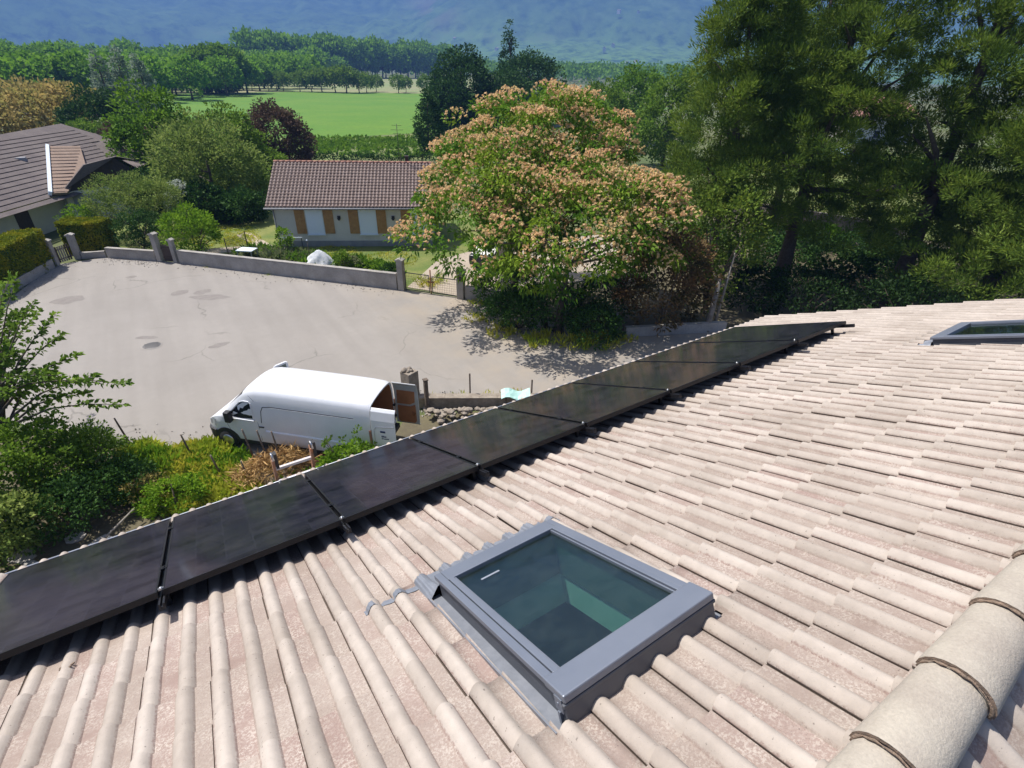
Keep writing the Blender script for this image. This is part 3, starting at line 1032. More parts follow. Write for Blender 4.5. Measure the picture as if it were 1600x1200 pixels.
# small droppings and leaf bits lying on the tiles
for (u, v, w) in ((.66, -.14, .035), (1.55, -.47, .02)):
    mb = MB()
    for k in range(5):
        a = random.uniform(0, 6.28)
        mb.bar((0, 0, .004), (math.cos(a) * w, math.sin(a) * w, .012), .012, .006)
    o = link('dry_leaf', mb.mesh('dry_leaf', M['mortar'])); o.matrix_world = RM @ Matrix.Translation((u, v, NB + .022))
    tag(o, 'curled brown dry leaf lying on a pale tile near the solar panels' if w > .03 else 'tiny dark dry leaf crumb lying between two rolls of pale tile', 'leaf')

# ------------------------------------------------------------------ solar panels
PW, PH, PP = 1.124, 1.722, 1.1495
def panel():
    mb = MB()
    f = .011
    mb.box((0, 0, -.040), (PW, f, 0)); mb.box((0, PH - f, -.040), (PW, PH, 0))
    mb.box((0, f, -.040), (f, PH - f, 0)); mb.box((PW - f, f, -.040), (PW, PH - f, 0))
    fr = mb
    mb = MB(); mb.box((f, f, -.008), (PW - f, PH - f, -.0022))
    gl = mb
    mb = MB(); mb.box((f, f, -.014), (PW - f, PH - f, -.010))
    return fr, gl, mb
fr, gl, bk = panel()
ords = ['first solar panel, nearest the camera at the left edge of the photo', 'second solar panel along the eave, beside the ladder top', 'third solar panel, in front of the open white van', 'fourth solar panel along the eave, below the stub wall', 'fifth solar panel along the eave, just before the tree shade', 'sixth solar panel along the eave, mirroring pale trunks', 'seventh solar panel, last but one towards the pine trees', 'eighth solar panel, at the far pointed end of the row']
frm, glm, bkm = fr.mesh('frame', M['alu_black']), gl.mesh('glass', M['solar']), bk.mesh('back_sheet', M['deck'])
for i in range(8):
    t = thing('solar_panel', 'black ' + ords[i], 'solar panel', group='solar panels in a row along the eave')
    t.matrix_basis = RM @ Matrix.Translation((.008 + i * PP, 0, random.uniform(-.0015, .0015)))
    link('frame', frm, t); link('glass', glm, t); link('back_sheet', bkm, t)
# rails under each joint, their ends sticking out upslope, with clamps in the gap
rb = MB(); rb.box((-.017, -.115, -.080), (-.006, 1.76, -.040)); rb.box((.006, -.115, -.080), (.017, 1.76, -.040)); rb.box((-.006, -.115, -.080), (.006, 1.76, -.060))
ft = MB()
for v in (.1,):
    ft.box((-.015, v + .06, -.165), (.015, v + .09, -.0805)); ft.box((-.015, v + .06, -.172), (.015, v + .2, -.165))
cl = MB(); cl.box((-.019, -.025, -.012), (.019, .025, .0035)); cl.lathe([(0, .011), (.006, .011), (.007, .0036)], 6)
en = MB(); en.lathe([(0, .008), (.008, .008), (.009, -.01)], 8); en.box((-.016, -.012, -.012), (.016, .012, .001))
rbm, ftm, clm, enm = rb.mesh('profile', M['rail']), ft.mesh('roof_hook', M['rail']), cl.mesh('clamp', M['alu_black']), en.mesh('end_screw', M['steel'])
where = ['at the open left end of the panel row'] + ['in the gap between the %s and %s solar panel' % p for p in (('first', 'second'), ('second', 'third'), ('third', 'fourth'), ('fourth', 'fifth'), ('fifth', 'sixth'), ('sixth', 'seventh'), ('seventh', 'eighth'))] + ['at the far pointed end of the panel row']
for i in range(9):
    t = thing('mounting_rail', 'dark metal mounting rail ' + where[i], 'mounting rail', group='rails under the solar panels')
    u = i * PP if 0 < i < 8 else (.05 if i == 0 else 8 * PP - .05)
    t.matrix_basis = RM @ Matrix.Translation((u, 0, 0))
    link('profile', rbm, t)
    for v in (0, .7, 1.4):
        link('roof_hook', ftm, t, Matrix.Translation((0, v, 0)))
    if 0 < i < 8:
        for v in (.42, 1.38):
            link('clamp', clm, t, Matrix.Translation((0, v, 0)))
        link('end_screw', enm, t, Matrix.Translation((0, .045, 0)))

# ------------------------------------------------------------------ roof windows
def ztile(u):
    ph = ((u - U0) / PIT) % 1.0 * PIT
    return .033 * math.sin(math.pi * ph / .082) ** .83 if ph < .082 else 0.0
def roof_window(idx, box, label):
    u0, u1, v0, v1 = box
    w, l = u1 - u0, v1 - v0
    t = thing('roof_window', label, 'roof window', group='roof windows in the tiled roof')
    t.matrix_basis = RM @ Matrix.Translation((u0, v0, -.0 if idx == 0 else -.028))      # local: x across, y down the slope
    top = -.052 if idx == 0 else -.058
    # side casing: dark flanks standing on the roof
    mb = MB()
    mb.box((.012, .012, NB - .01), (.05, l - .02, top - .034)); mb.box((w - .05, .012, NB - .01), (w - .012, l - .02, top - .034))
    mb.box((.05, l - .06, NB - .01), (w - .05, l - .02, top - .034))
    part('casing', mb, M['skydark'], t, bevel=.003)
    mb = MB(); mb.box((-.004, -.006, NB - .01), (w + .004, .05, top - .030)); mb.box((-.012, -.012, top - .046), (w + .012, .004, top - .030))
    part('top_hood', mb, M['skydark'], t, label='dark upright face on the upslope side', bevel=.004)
    # cover frame: four pieces, stepped towards the glass
    fw, ft_, fb = .082, .115, .118
    def rail(x0, y0, x1, y1, z0, z1):
        b = MB(); b.box((x0, y0, z0), (x1, y1, z1)); return b
    mb = rail(-.006, -.012, w + .006, ft_, top - .028, top + .006); mb.box((.02, ft_, top - .03), (w - .02, ft_ + .012, top - .012))
    part('top_cover', mb, M['skygrey'], t, bevel=.006)
    mb = rail(0, ft_ + .001, .038, l - .003, top - .030, top - .004); mb.box((.041, ft_ + .001, top - .03), (fw - .012, l - fb + .002, top + .001)); mb.box((fw - .010, ft_ + .001, top - .03), (fw, l - fb + .002, top - .008))
    part('side_cover', mb, M['skygrey'], t, bevel=.003)
    mb = rail(w - .038, ft_ + .001, w, l - .003, top - .030, top - .004); mb.box((w - fw + .012, ft_ + .001, top - .03), (w - .041, l - fb + .002, top + .001)); mb.box((w - fw, ft_ + .001, top - .03), (w - fw + .010, l - fb + .002, top - .008))
    part('side_cover', mb, M['skygrey'], t, bevel=.003)
    mb = rail(.039, l - fb + .003, w - .039, l, top - .034, top - .003)
    part('bottom_cover', mb, M['skygrey'], t, bevel=.004)
    mb = MB(); mb.box((fw - .004, ft_ + .002, top - .030), (w - fw + .004, l - fb + .006, top - .024))
    part('glass', mb, M['sky_pane'], t)
    # catches on the near corner
    mb = MB(); mb.box((-.010, .005, top - .075), (-.0045, .05, top - .02)); mb.box((-.016, .02, top - .125), (-.0045, .034, top - .075)); mb.tube([(-.013, .03, top - .045), (-.006, .03, top - .045)], .006, 8)
    part('hinge_bracket', mb, M['skygrey'], t)
    # lead flashing: gutters along the flanks and a pleated apron below
    mb = MB()
    mb.box((-.055, .0, NB + .004), (.012, l + .02, NB + .010)); mb.box((-.058, .0, NB), (-.050, l + .02, NB + .026))
    mb.box((w - .012, .0, NB - .002), (w + .06, l + .02, NB + .004))
    part('flashing', mb, M['lead'], t)
    mb = MB(); n = 300; vs = []
    ua, ub = -.37, w + .16
    for k in range(n):
        uu = ua + (ub - ua) * k / (n - 1)
        ph = ((u0 + uu - U0) / PIT) % 1.0 * PIT
        pl = (.0055 if (k % 4) < 2 else 0) if ph < .055 else 0
        z = NB + (.027 if -.06 < uu < w + .05 else .0215) + ztile(u0 + uu) + pl * (1 if -.06 < uu < w + .05 else .4)
        mid = -.06 < uu < w + .05
        wav = .012 * math.sin(uu * 38) + .006 * math.sin(uu * 91)
        y1 = l + (.235 if mid else .20) + wav * (1 if mid else .5)
        y0 = l - .01 if mid else l + .150 + wav * .4
        zt = NB + .012 + .063 * min(1, max(0, (uu + .055) / .06), max(0, (w + .045 - uu) / .06)) if mid else z
        for q in range(4):
            f = q / 3
            y = y0 + (y1 - y0) * f
            s = min(1, f * 1.6)
            vs.append((uu, y, zt * (1 - s) + z * s))
    fs = []
    for k in range(n - 1):
        for q in range(3):
            fs.append((k * 4 + q, k * 4 + q + 1, (k + 1) * 4 + q + 1, (k + 1) * 4 + q))
    mb.add(vs, fs, 0, True)
    part('apron', mb, M['lead'], t, label='pleated grey lead apron dressed over the rolls')
    # black foam strip peeping out along the far flank
    mb = MB()
    for k in range(60):
        y = .02 + k * (l - .03) / 60
        mb.box((w + .006 + random.uniform(-.004, .004), y, NB), (w + .028 + random.uniform(-.008, .010), y + l / 60 + .002, NB + .05 + random.uniform(-.012, .014)))
    part('foam_seal', mb, M['foam'], t)
    # shaft below the pane: pale lining on four sides and a dark room under it
    d = NB - .012
    mb = MB()
    mb.box((.035, .03, d - .36), (.05, l - .03, top - .034)); mb.box((w - .05, .03, d - .36), (w - .035, l - .03, top - .034))
    mb.box((.05, .03, d - .36), (w - .05, .045, top - .034)); mb.box((.05, l - .076, d - .36), (w - .05, l - .061, top - .034))
    mb2 = MB(); q = .0
    mb2.box((.05, .045, d - .16), (.058, l - .076, top - .036)); mb2.box((w - .058, .045, d - .16), (w - .05, l - .076, top - .036))
    mb2.box((.058, .045, d - .16), (w - .058, .053, top - .036)); mb2.box((.058, l - .084, d - .16), (w - .058, l - .076, top - .036))
    part('inner_frame', mb2, M['lining_dark'], t)
    part('reveal', mb, M['lining'], t)
    mb = MB(); mb.box((-.5, -.5, d - 1.9), (w + .5, l + .5, d - 1.88))
    for a, b in (((-.5, -.5), (-.48, l + .5)), ((w + .48, -.5), (w + .5, l + .5)), ((-.48, -.5), (w + .48, -.48)), ((-.48, l + .48), (w + .48, l + .5))):
        mb.box((a[0], a[1], d - 1.88), (b[0], b[1], d - .37))
    part('room_shell', mb, M['dark_room'], t)
    # old sticker streak on the pane
    mb = MB(); mb.box((w * .22, l * .80, top - .0235), (w * .36, l * .812, top - .0225))
    if idx == 0:
        part('sticker', mb, M['zinc'], t, tf=Matrix.Rotation(R(0), 4, 'Z'))
    return t
roof_window(0, SKY[0], 'grey framed roof window set among the pale tiles in the foreground')
roof_window(1, SKY[1], 'grey framed roof window farther up the tiles at the right edge')

# ================================================================== THE OTHER BUILDINGS
M['roof2'] = tile_mat('brown_tiling', (.30, .235, .205), (.068, .050, .045), (.12, .075, .062), (.06, .04, .035))
M['cream'] = mat('house_cream', (.66, .62, .54), (.58, .55, .48), .9, .7, bump=.15, fine=.1)
M['plinth'] = mat('plinth_grey', (.24, .24, .25), (.30, .30, .30), .9, 2, bump=.3)
M['white'] = mat('white_pvc', (.76, .82, .88), rough=.4)
M['wood_sh'] = mat('shutter_wood', (.46, .25, .085), (.36, .18, .06), .55, 5, fine=.3)
M['wood_dk'] = mat('dark_boards', (.045, .032, .025), (.065, .045, .035), .7, 6)
M['dark'] = mat('near_black', (.02, .02, .022), rough=.6)
M['slate'] = mat('brown_roof_flat', (.125, .10, .094), (.165, .135, .122), .9, .9, fine=.4, bump=.3)
M['palebrown'] = mat('pale_brown_tiles', (.33, .235, .175), (.27, .19, .14), .9, 2, fine=.4)
M['concrete'] = mat('wall_concrete', (.42, .39, .35), (.27, .25, .22), .95, 1.1, .3, .72, bump=.5, bscale=20, fine=.35)
M['stone'] = mat('rough_stone', (.34, .29, .23), (.22, .18, .14), .95, 5, bump=.8, bscale=18, fine=.4)
M['rust'] = mat('rusty_post', (.30, .12, .05), (.18, .08, .04), .85, 8)
M['wood_post'] = mat('weathered_post', (.17, .13, .10), (.10, .075, .055), .9, 12, bump=.5)
M['iron_dk'] = mat('wire_dark', (.05, .05, .05), rough=.6, metal=.3)
M['pinkroof'] = mat('pink_tiles', (.42, .21, .15), (.34, .17, .12), .9, .8, fine=.3)

def tile_field(L, Sl, pit, gauge, nu, nv, amp=.05):
    """corrugated tile surface: rolls across u, lapped courses down v"""
    us = np.linspace(0, 1, 7)[:-1]
    mb = MB(); cols = int(L / pit); rows = int(Sl / gauge)
    xs = np.concatenate([(k + us) * pit for k in range(cols)] + [[cols * pit]])
    n = len(xs)
    vs, at, fs = [], [], []
    for r in range(rows):
        for e, lift in ((0, 0.0), (1, .035)):
            for x in xs:
                ph = (x / pit) % 1
                z = amp * max(0, math.sin(math.pi * ph / .62)) if ph < .62 else 0
                vs.append((x, (r + e * .97) * gauge, z + lift)); at.append(min(1, z / amp * 1.2) * (1 if e else .55))
    for r in range(rows * 2 - 1):
        for k in range(n - 1):
            fs.append((r * n + k, (r + 1) * n + k, (r + 1) * n + k + 1, r * n + k + 1))
    mb.add(vs, fs, 0, False, at)
    return mb.mesh('tiling', M['roof2'], True)

# ---- bungalow with wooden shutters
TH1 = R(-28); L1, D1, SL1, OV = 11.0, 7.0, R(32), .42
b1 = thing('bungalow', 'small cream bungalow with brown tiled roof and wooden shutters behind the garden wall', 'house', (6.97, 40.86, -.02), TH1)
ze = 2.8; zw = ze + OV * math.tan(SL1); zr1 = ze + (D1 / 2 + OV) * math.tan(SL1)
mb = MB(); mb.prism([(0, .42), (D1, .42), (D1, zw - .12), (D1 / 2, zr1 - .14), (0, zw - .12)], (0, 1, 0), (0, 0, 1), (0, 0, 0), (L1, 0, 0))
part('wall', mb, M['cream'], b1)
mb = MB(); mb.box((-.03, -.03, 0), (L1 + .03, D1 + .03, .42)); part('plinth', mb, M['plinth'], b1)
Sl = (D1 / 2 + OV) / math.cos(SL1)
tf_me = tile_field(L1 + .7, Sl, .25, .30, 6, 1)
fr_ = Matrix(((1, 0, 0, -.35), (0, -math.cos(SL1), -math.sin(SL1) * 0, D1 / 2), (0, -math.sin(SL1), 1, zr1), (0, 0, 0, 1)))
fr_ = Matrix.Translation((-.35, D1 / 2, zr1)) @ Matrix(((1, 0, 0, 0), (0, -math.cos(SL1), -math.sin(SL1), 0), (0, -math.sin(SL1), math.cos(SL1), 0), (0, 0, 0, 1)))
roof1 = link('tiling', tf_me, b1, fr_); stuff(roof1)
bk_ = Matrix.Translation((L1 + .35, D1 / 2, zr1)) @ Matrix(((-1, 0, 0, 0), (0, math.cos(SL1), math.sin(SL1), 0), (0, -math.sin(SL1), math.cos(SL1), 0), (0, 0, 0, 1)))
stuff(link('tiling', tf_me, b1, bk_))
mb = MB()
for sg in (-1, 1):
    mb.prism([(0, 0), (Sl, 0), (Sl, -.06), (0, -.06)], (0, sg * math.cos(SL1), -math.sin(SL1)), (0, 0, 1), (-.33, D1 / 2, zr1 - .012), (L1 + .66, 0, 0))
part('roof_deck', mb, M['wood_dk'], b1)
mb = MB()
for k in range(29):
    mb.tube([(-.35 + k * .4, D1 / 2, zr1 + .0), (-.35 + k * .4 + .41, D1 / 2, zr1 + .012)], .105, 8)
o = part('ridge_capping', mb, M['pinkroof'], b1); stuff(o)
mb = MB(); mb.tube([(-.4, -OV - .06, ze - .02), (L1 + .4, -OV - .06, ze - .02)], .065, 8); part('gutter', mb, M['plinth'], b1)
mb = MB(); mb.tube([(.08, -.08, 0), (.08, -.08, 2.7)], .045, 8); part('downpipe', mb, M['plinth'], b1)
for x0, x1 in ((2.24, 3.33), (5.92, 7.06), (9.55, 10.6)):
    mb = MB(); mb.box((x0 - .04, -.035, .90), (x1 + .04, -.002, 2.66))
    fr2 = part('window', mb, M['white'], b1)
    mb = MB()
    for k in range(14):
        z = 1.0 + k * .116
        mb.box((x0 + .02, -.05 - .004 * (k % 2), z), (x1 - .02, -.0355, z + .113))
    part('roller_shutter', mb, M['white'], fr2)
    mb = MB(); mb.box((x0 - .08, -.13, .84), (x1 + .08, -.001, .895)); part('sill', mb, M['white'], fr2)
for x0 in (1.45, 3.42, 5.16, 7.12, 8.85):
    mb = MB(); w_ = .68
    for k in range(6):
        mb.box((x0 + k * w_ / 6 + .003, -.06, .95), (x0 + (k + 1) * w_ / 6 - .003, -.022, 2.62))
    mb.box((x0 + .03, -.08, 1.25), (x0 + w_ - .03, -.0605, 1.36)); mb.box((x0 + .03, -.08, 2.2), (x0 + w_ - .03, -.0605, 2.31))
    part('shutter', mb, M['wood_sh'], b1)
for x0 in (4.4, 8.2):
    mb = MB(); mb.box((x0, -.10, 2.02), (x0 + .2, -.001, 2.2)); mb.prism([(-.13, .0), (.13, 0), (.05, -.16), (-.05, -.16)], (1, 0, 0), (0, 0, 1), (x0 + .1, -.16, 2.06), (0, .06, 0))
    part('wall_lamp', mb, M['dark'], b1)
mb = MB(); mb.box((9.1, D1 / 2 + .35, zr1 - .5), (9.34, D1 / 2 + .59, zr1 + .35)); mb.box((9.06, D1 / 2 + .31, zr1 + .352), (9.38, D1 / 2 + .63, zr1 + .42))
part('chimney', mb, M['wood_dk'], b1)
mb = MB(); mb.tube([(8.7, D1 / 2 + .2, zr1 - .2), (8.7, D1 / 2 + .2, zr1 + 2.6)], .02, 6)
for k, w_ in ((2.5, .35), (2.2, .45), (1.95, .3)):
    mb.bar((8.7 - w_, D1 / 2 + .2, zr1 + k), (8.7 + w_, D1 / 2 + .2, zr1 + k), .02)
mb.bar((8.7, D1 / 2 - .1, zr1 + 2.35), (8.7, D1 / 2 + .7, zr1 + 2.35), .02)
part('aerial', mb, M['iron_dk'], b1)
# little landing rail by the corner
t = thing('hand_rail', 'low white metal hand rail at the left corner of the bungalow', 'railing', (6.97, 40.86, -.01), TH1)
mb = MB(); mb.bar((.45, -1.1, .95), (2.0, -1.1, .95), .05)
part('top_bar', mb, M['white'], t)
for x in (.5, 1.2, 1.95):
    mb = MB(); mb.bar((x, -1.1, 0), (x, -1.1, .93), .04); part('post', mb, M['iron_dk'], t)

# ---- house on the left with the half-hipped gable
A = Vector((-10.88, 45.76, 2.56)); Nn = Vector((.35870947, -.22604806, .90566538))
hl = Vector((-6, 58, 0))
h2 = thing('hipped_house', 'house at the left edge with grey brown roof, white verge board and dark gable', 'house', hl)
def slab(pts, th, m, name, label=None):
    ps = [Vector(p) - hl for p in pts]
    n = (ps[1] - ps[0]).cross(ps[2] - ps[0]).normalized()
    if n.z < 0:
        n = -n
    mb = MB(); k = len(ps); dn = n * th
    mb.add(ps + [p - dn for p in ps], [tuple(range(k)), tuple(range(k, 2 * k))[::-1]] + [(i, (i + 1) % k, k + (i + 1) % k, k + i) for i in range(k)])
    me = mb.mesh(name, m)
    bm = bmesh.new(); bm.from_mesh(me); bmesh.ops.recalc_face_normals(bm, faces=bm.faces); bm.to_mesh(me); bm.free()
    o = link(name, me, h2)
    if label:
        o['label'] = label
    return o
R2_, HR = Vector((-5.07, 69.04, 6.07)), Vector((-2.88, 68.97, 5.19))
roofpts = [(-13.4, 41.7, 2.56), (-10.88, 45.76, 2.56), (-6.01, 53.64, 2.6), (-5.06, 56.87, 3.03), (-3.96, 60.96, 3.62), (-1.75, 64.64, 3.66), tuple(HR), tuple(R2_), (-8.79, 62.45, 5.9), (-14.0, 53.0, 5.75)]
slab(roofpts, .16, M['slate'], 'roof')
# lapped courses on that roof: long thin steps, only their edges are seen from here
e1 = Vector((.5331, .846, 0)); dn = Vector((.845, -.535, -.47)).normalized()
mb = MB()
top0 = Vector((-5.3, 67.6, 5.86)) - hl
for k in range(1, 17):
    s = top0 + dn * (k * .52) + Nn * .012
    right_lim = 1.2 if k < 6 else (2.0 - k * .35)
    a = s + e1 * (-26); b = s + e1 * right_lim
    mb.bar(a, b, .42, .011, up=Nn)
stuff(part('roof_courses', mb, M['slate'], h2))
slab([tuple(HR), (-1.75, 64.64, 3.66), (-.29, 59.64, 3.2), (1.6, 66, 3.1)], .16, M['slate'], 'hip_roof')
slab([tuple(R2_), tuple(HR), (1.6, 66, 3.1), (-2, 78, 2.8), (-12, 66, 2.8), (-8.79, 62.45, 5.9)], .12, M['slate'], 'rear_roof')
slab([(-5.88, 61.92, 4.96), (-3.92, 63.83, 4.67), (-3.75, 59.68, 3.58), (-5.10, 53.5, 2.62), (-5.92, 52.9, 2.73)], .18, M['palebrown'], 'porch_roof', 'pale brown strip of newer tiles')
mb = MB()
for k in range(14):
    f0 = (k + .5) / 14
    a = Vector((-5.88, 61.92, 4.99)).lerp(Vector((-5.92, 52.9, 2.76)), f0) - hl; b = Vector((-3.92, 63.83, 4.70)).lerp(Vector((-5.10, 53.5, 2.65)), f0) - hl
    mb.bar(a, b, .3, .012, up=Nn)
stuff(part('porch_courses', mb, M['palebrown'], h2))
mb = MB(); mb.bar(Vector((-6.02, 61.9, 4.98)) - hl, Vector((-6.05, 52.8, 2.74)) - hl, .22, .30, up=Nn); part('verge_board', mb, M['white'], h2)
def wall(name, pts2, z0, zs, th, m):
    """upright wall between two ground points with its own top heights"""
    a, b = Vector((*pts2[0], 0)) - hl, Vector((*pts2[1], 0)) - hl
    n = (b - a).cross(Vector((0, 0, 1))).normalized() * th
    vs = [a + Vector((0, 0, z0)), b + Vector((0, 0, z0)), b + Vector((0, 0, zs[1])), a + Vector((0, 0, zs[0]))]
    mb = MB(); mb.add(vs + [v - n for v in vs], [(0, 1, 2, 3), (7, 6, 5, 4), (0, 4, 5, 1), (1, 5, 6, 2), (2, 6, 7, 3), (3, 7, 4, 0)])
    return part(name, mb, m, h2)
wall('wall', ((-13.6, 42.5), (-5.62, 54.9)), 0, (2.45, 2.45), .25, M['cream'])
wall('wall', ((-5.41, 54.42), (-.9, 55.85)), 0, (2.46, 2.58), .25, M['cream'])
# gable wall above it, the overhang shade painted in with a dark colour
g0 = [(-5.41, 54.42, 2.47), (-3.7, 54.96, 4.1), (-1.5, 55.65, 4.55), (-.67, 55.91, 3.75), (-.9, 55.84, 2.60)]
nv = Vector((.30, -.95, 0))
mb = MB(); ps = [Vector(p) - hl - nv * .12 for p in g0]; k = 5
mb.add(ps + [p - nv * .15 for p in ps], [tuple(range(k)), tuple(range(k, 2 * k))[::-1]] + [(i, (i + 1) % k, k + (i + 1) % k, k + i) for i in range(k)])
part('shaded_gable', mb, M['wood_dk'], h2)
slab([(-5.5, 54.2, 2.6), (-3.6, 54.6, 4.35), (-1.4, 55.3, 4.75), (-.29, 59.64, 3.9), (-1.75, 64.64, 3.62), (-3.96, 60.96, 3.55)], .14, M['slate'], 'gable_roof')
def plate(name, a, b, z0, z1, off, m):
    a, b = Vector((*a, 0)) - hl, Vector((*b, 0)) - hl
    n = (b - a).cross(Vector((0, 0, 1))).normalized()
    if n.x < 0:
        n = -n
    a, b = a + n * off, b + n * off
    mb = MB(); u = Vector((0, 0, 1))
    vs = [a + u * z0, b + u * z0, b + u * z1, a + u * z1]
    mb.add(vs + [v + n * .05 for v in vs], [(0, 1, 2, 3), (7, 6, 5, 4), (0, 4, 5, 1), (1, 5, 6, 2), (2, 6, 7, 3), (3, 7, 4, 0)])
    return part(name, mb, m, h2)
plate('door', (-8.28, 50.78), (-7.62, 51.8), .05, 2.1, .005, M['wood_dk'])
plate('garage_door', (-5.0, 54.55), (-3.6, 55.0), .05, 2.15, .004, M['plinth'])
mb = MB(); mb.bar(Vector((-5.5, 54.2, 0)) - hl, Vector((-5.5, 54.2, 2.4)) - hl, .14); part('drain_pipe', mb, M['plinth'], h2)
mb = MB(); mb.box(Vector((-8.0, 58.2, 4.0)) - hl, Vector((-7.3, 58.8, 4.6)) - hl); part('roof_vent', mb, M['plinth'], h2)

# ---- neighbour beyond the pines
t = thing('distant_villa', 'pale villa with pink tiled roof glimpsed between the pine trunks', 'house', (128, 62, -.03), R(-20))
mb = MB(); mb.prism([(-5, 0), (5, 0), (5, 5.2), (0, 8.0), (-5, 5.2)], (0, 1, 0), (0, 0, 1), (-8, 0, 0), (16, 0, 0)); part('wall', mb, M['cream'], t)
mb = MB()
for sg in (-1, 1):
    mb.prism([(0, 8.12), (5.8, 4.87), (5.8, 4.70), (0, 7.95)], (0, sg, 0), (0, 0, 1), (-8.5, 0, 0), (17, 0, 0))
part('roof', mb, M['pinkroof'], t)
for x in (-5, -1, 3):
    mb = MB(); mb.box((x, -5.06, 1.0), (x + 1.3, -5.002, 2.3)); part('window', mb, M['dark'], t)
M['blue_tarp'] = mat('blue_cover', (.16, .40, .62), (.55, .62, .70), .6, 1.2)
t = thing('pool_shelter', 'low blue and white pool shelter seen between the pine trunks', 'shelter', (94, 46.5, 0), R(35))
mb = MB(); n = 9
arc = [(2.0 * math.cos(math.pi * k / n), 1.5 * math.sin(math.pi * k / n)) for k in range(n + 1)]
mb.prism(arc, (0, 1, 0), (0, 0, 1), (-3, 0, 0), (6, 0, 0)); part('cover', mb, M['blue_tarp'], t)
for x in (-3.02, -1, 1, 3.02):
    mb = MB(); mb.tube([(x, p[0] * 1.02, p[1] * 1.02) for p in arc], .06, 6); part('hoop', mb, M['white'], t)

# ================================================================== WALLS, PILLARS, GATES
def wall_thing(name, label, cat, a, b, h, th, m, cap=None, z=0.0, group=None, ramp_h=None):
    a, b = Vector((*a, z)), Vector((*b, z))
    d = b - a; L = d.length
    t = thing(name, label, cat, a, math.atan2(d.y, d.x), group)
    h2_ = ramp_h if ramp_h is not None else h
    mb = MB(); n = max(2, int(L / .8)); vs = []
    for k in range(n + 1):
        f = k / n; hh = h + (h2_ - h) * f + random.uniform(-.012, .012)
        for y, zz in ((-th / 2, 0), (-th / 2 + random.uniform(-.01, .01), hh), (th / 2, hh), (th / 2, 0)):
            vs.append((L * f, y, zz))
    fs = []
    for k in range(n):
        for q in range(3):
            fs.append((k * 4 + q, (k + 1) * 4 + q, (k + 1) * 4 + q + 1, k * 4 + q + 1))
    fs += [(0, 1, 2, 3), tuple(n * 4 + q for q in (3, 2, 1, 0))]
    mb.add(vs, fs)
    part('body', mb, m, t)
    if cap:
        mb = MB()
        for k in range(int(L / .95)):
            s = L / int(L / .95)
            f0 = (k + .5) * s / L
            hh = h + (h2_ - h) * f0
            mb.box((k * s + .004, -th / 2 - .03, hh + .016), ((k + 1) * s - .004, th / 2 + .03, hh + .016 + cap))
        part('coping', mb, m, t)
    return t
def pillar(label, x, y, h, w, m, rz=0, cap=True, z=0, group=None):
    t = thing('gate_pillar', label, 'pillar', (x, y, z), rz, group)
    mb = MB(); mb.box((-w / 2, -w / 2, 0), (w / 2, w / 2, h)); part('shaft', mb, m, t, bevel=.012)
    if cap:
        mb = MB(); mb.box((-w / 2 - .05, -w / 2 - .05, h + .002), (w / 2 + .05, w / 2 + .05, h + .07)); mb.prism([(-w / 2 - .03, .07), (w / 2 + .03, .07), (0, .15)], (1, 0, 0), (0, 0, 1), (0, -w / 2 - .03, h + .002), (0, w + .06, 0))
        part('cap', mb, m, t)
    return t
wall_thing('garden_wall', 'long low concrete wall between the tarmac yard and the vegetable garden', 'wall', (.62, 40.1), (10.95, 28.62), .80, .22, M['concrete'], .06, ramp_h=.92)
wall_thing('yard_wall', 'short low concrete wall left of the small dark gate', 'wall', (-3.3, 43.65), (-.65, 41.35), .62, .22, M['concrete'], .05)
pillar('square concrete pillar with small caps left of the dark wooden wicket', -.45, 41.15, 1.75, .34, M['concrete'], R(-45))
pillar('slim concrete pillar right of the dark wicket, beside the lime bush', .40, 40.35, 1.45, .26, M['concrete'], R(-45))
pillar('tall concrete pillar at the end of the long garden wall', 11.15, 28.40, 1.78, .36, M['concrete'], R(-48))
pillar('concrete pillar with a letterbox, between wire gate and shrubs', 13.55, 25.5, 1.60, .40, M['concrete'], R(-48))
t = thing('letter_box', 'small dark letterbox hung on the pillar beside the wire gate', 'letterbox', (13.42, 25.2, 1.15), R(-48))
mb = MB(); mb.box((-.14, -.10, 0), (.14, .06, .30)); part('case', mb, M['wood_dk'], t, bevel=.01)
mb = MB(); mb.box((-.10, -.112, .20), (.10, -.1005, .235)); part('flap', mb, M['iron_dk'], t)
wall_thing('stub_wall', 'stub of low concrete wall running from the letterbox pillar into the shrubs', 'wall', (13.75, 25.3), (15.0, 23.6), .78, .22, M['concrete'])
# wire gate: two leaves with a rusty meeting post
def wire_leaf(label, a, b, h, m):
    a, b = Vector((*a, .06)), Vector((*b, .06)); d = b - a; L = d.length
    t = thing('gate_leaf', label, 'gate', a, math.atan2(d.y, d.x))
    mb = MB()
    mb.bar((0, 0, .02), (L, 0, .02), .04); mb.bar((0, 0, h), (L, 0, h), .04); mb.bar((.02, 0, .04), (.02, 0, h - .02), .04); mb.bar((L - .02, 0, .04), (L - .02, 0, h - .02), .04)
    part('frame', mb, m, t)
    mb = MB()
    for k in range(1, int(L / .11)):
        mb.bar((k * .11, 0, .04), (k * .11, 0, h - .02), .007)
    for k in range(1, int(h / .14)):
        mb.bar((.04, .008, k * .14), (L - .04, .008, k * .14), .007)
    part('wire_mesh', mb, M['iron_dk'], t)
    return t
wire_leaf('left leaf of the see-through wire gate, next to the tall pillar', (11.3, 28.2), (12.28, 27.0), 1.05, M['iron_dk'])
wire_leaf('right leaf of the see-through wire gate, next to the letterbox pillar', (12.4, 26.9), (13.4, 25.68), 1.0, M['iron_dk'])
t = thing('gate_post', 'thin rusty orange post with a crossbar between the wire gate leaves', 'post', (12.34, 26.95, 0))
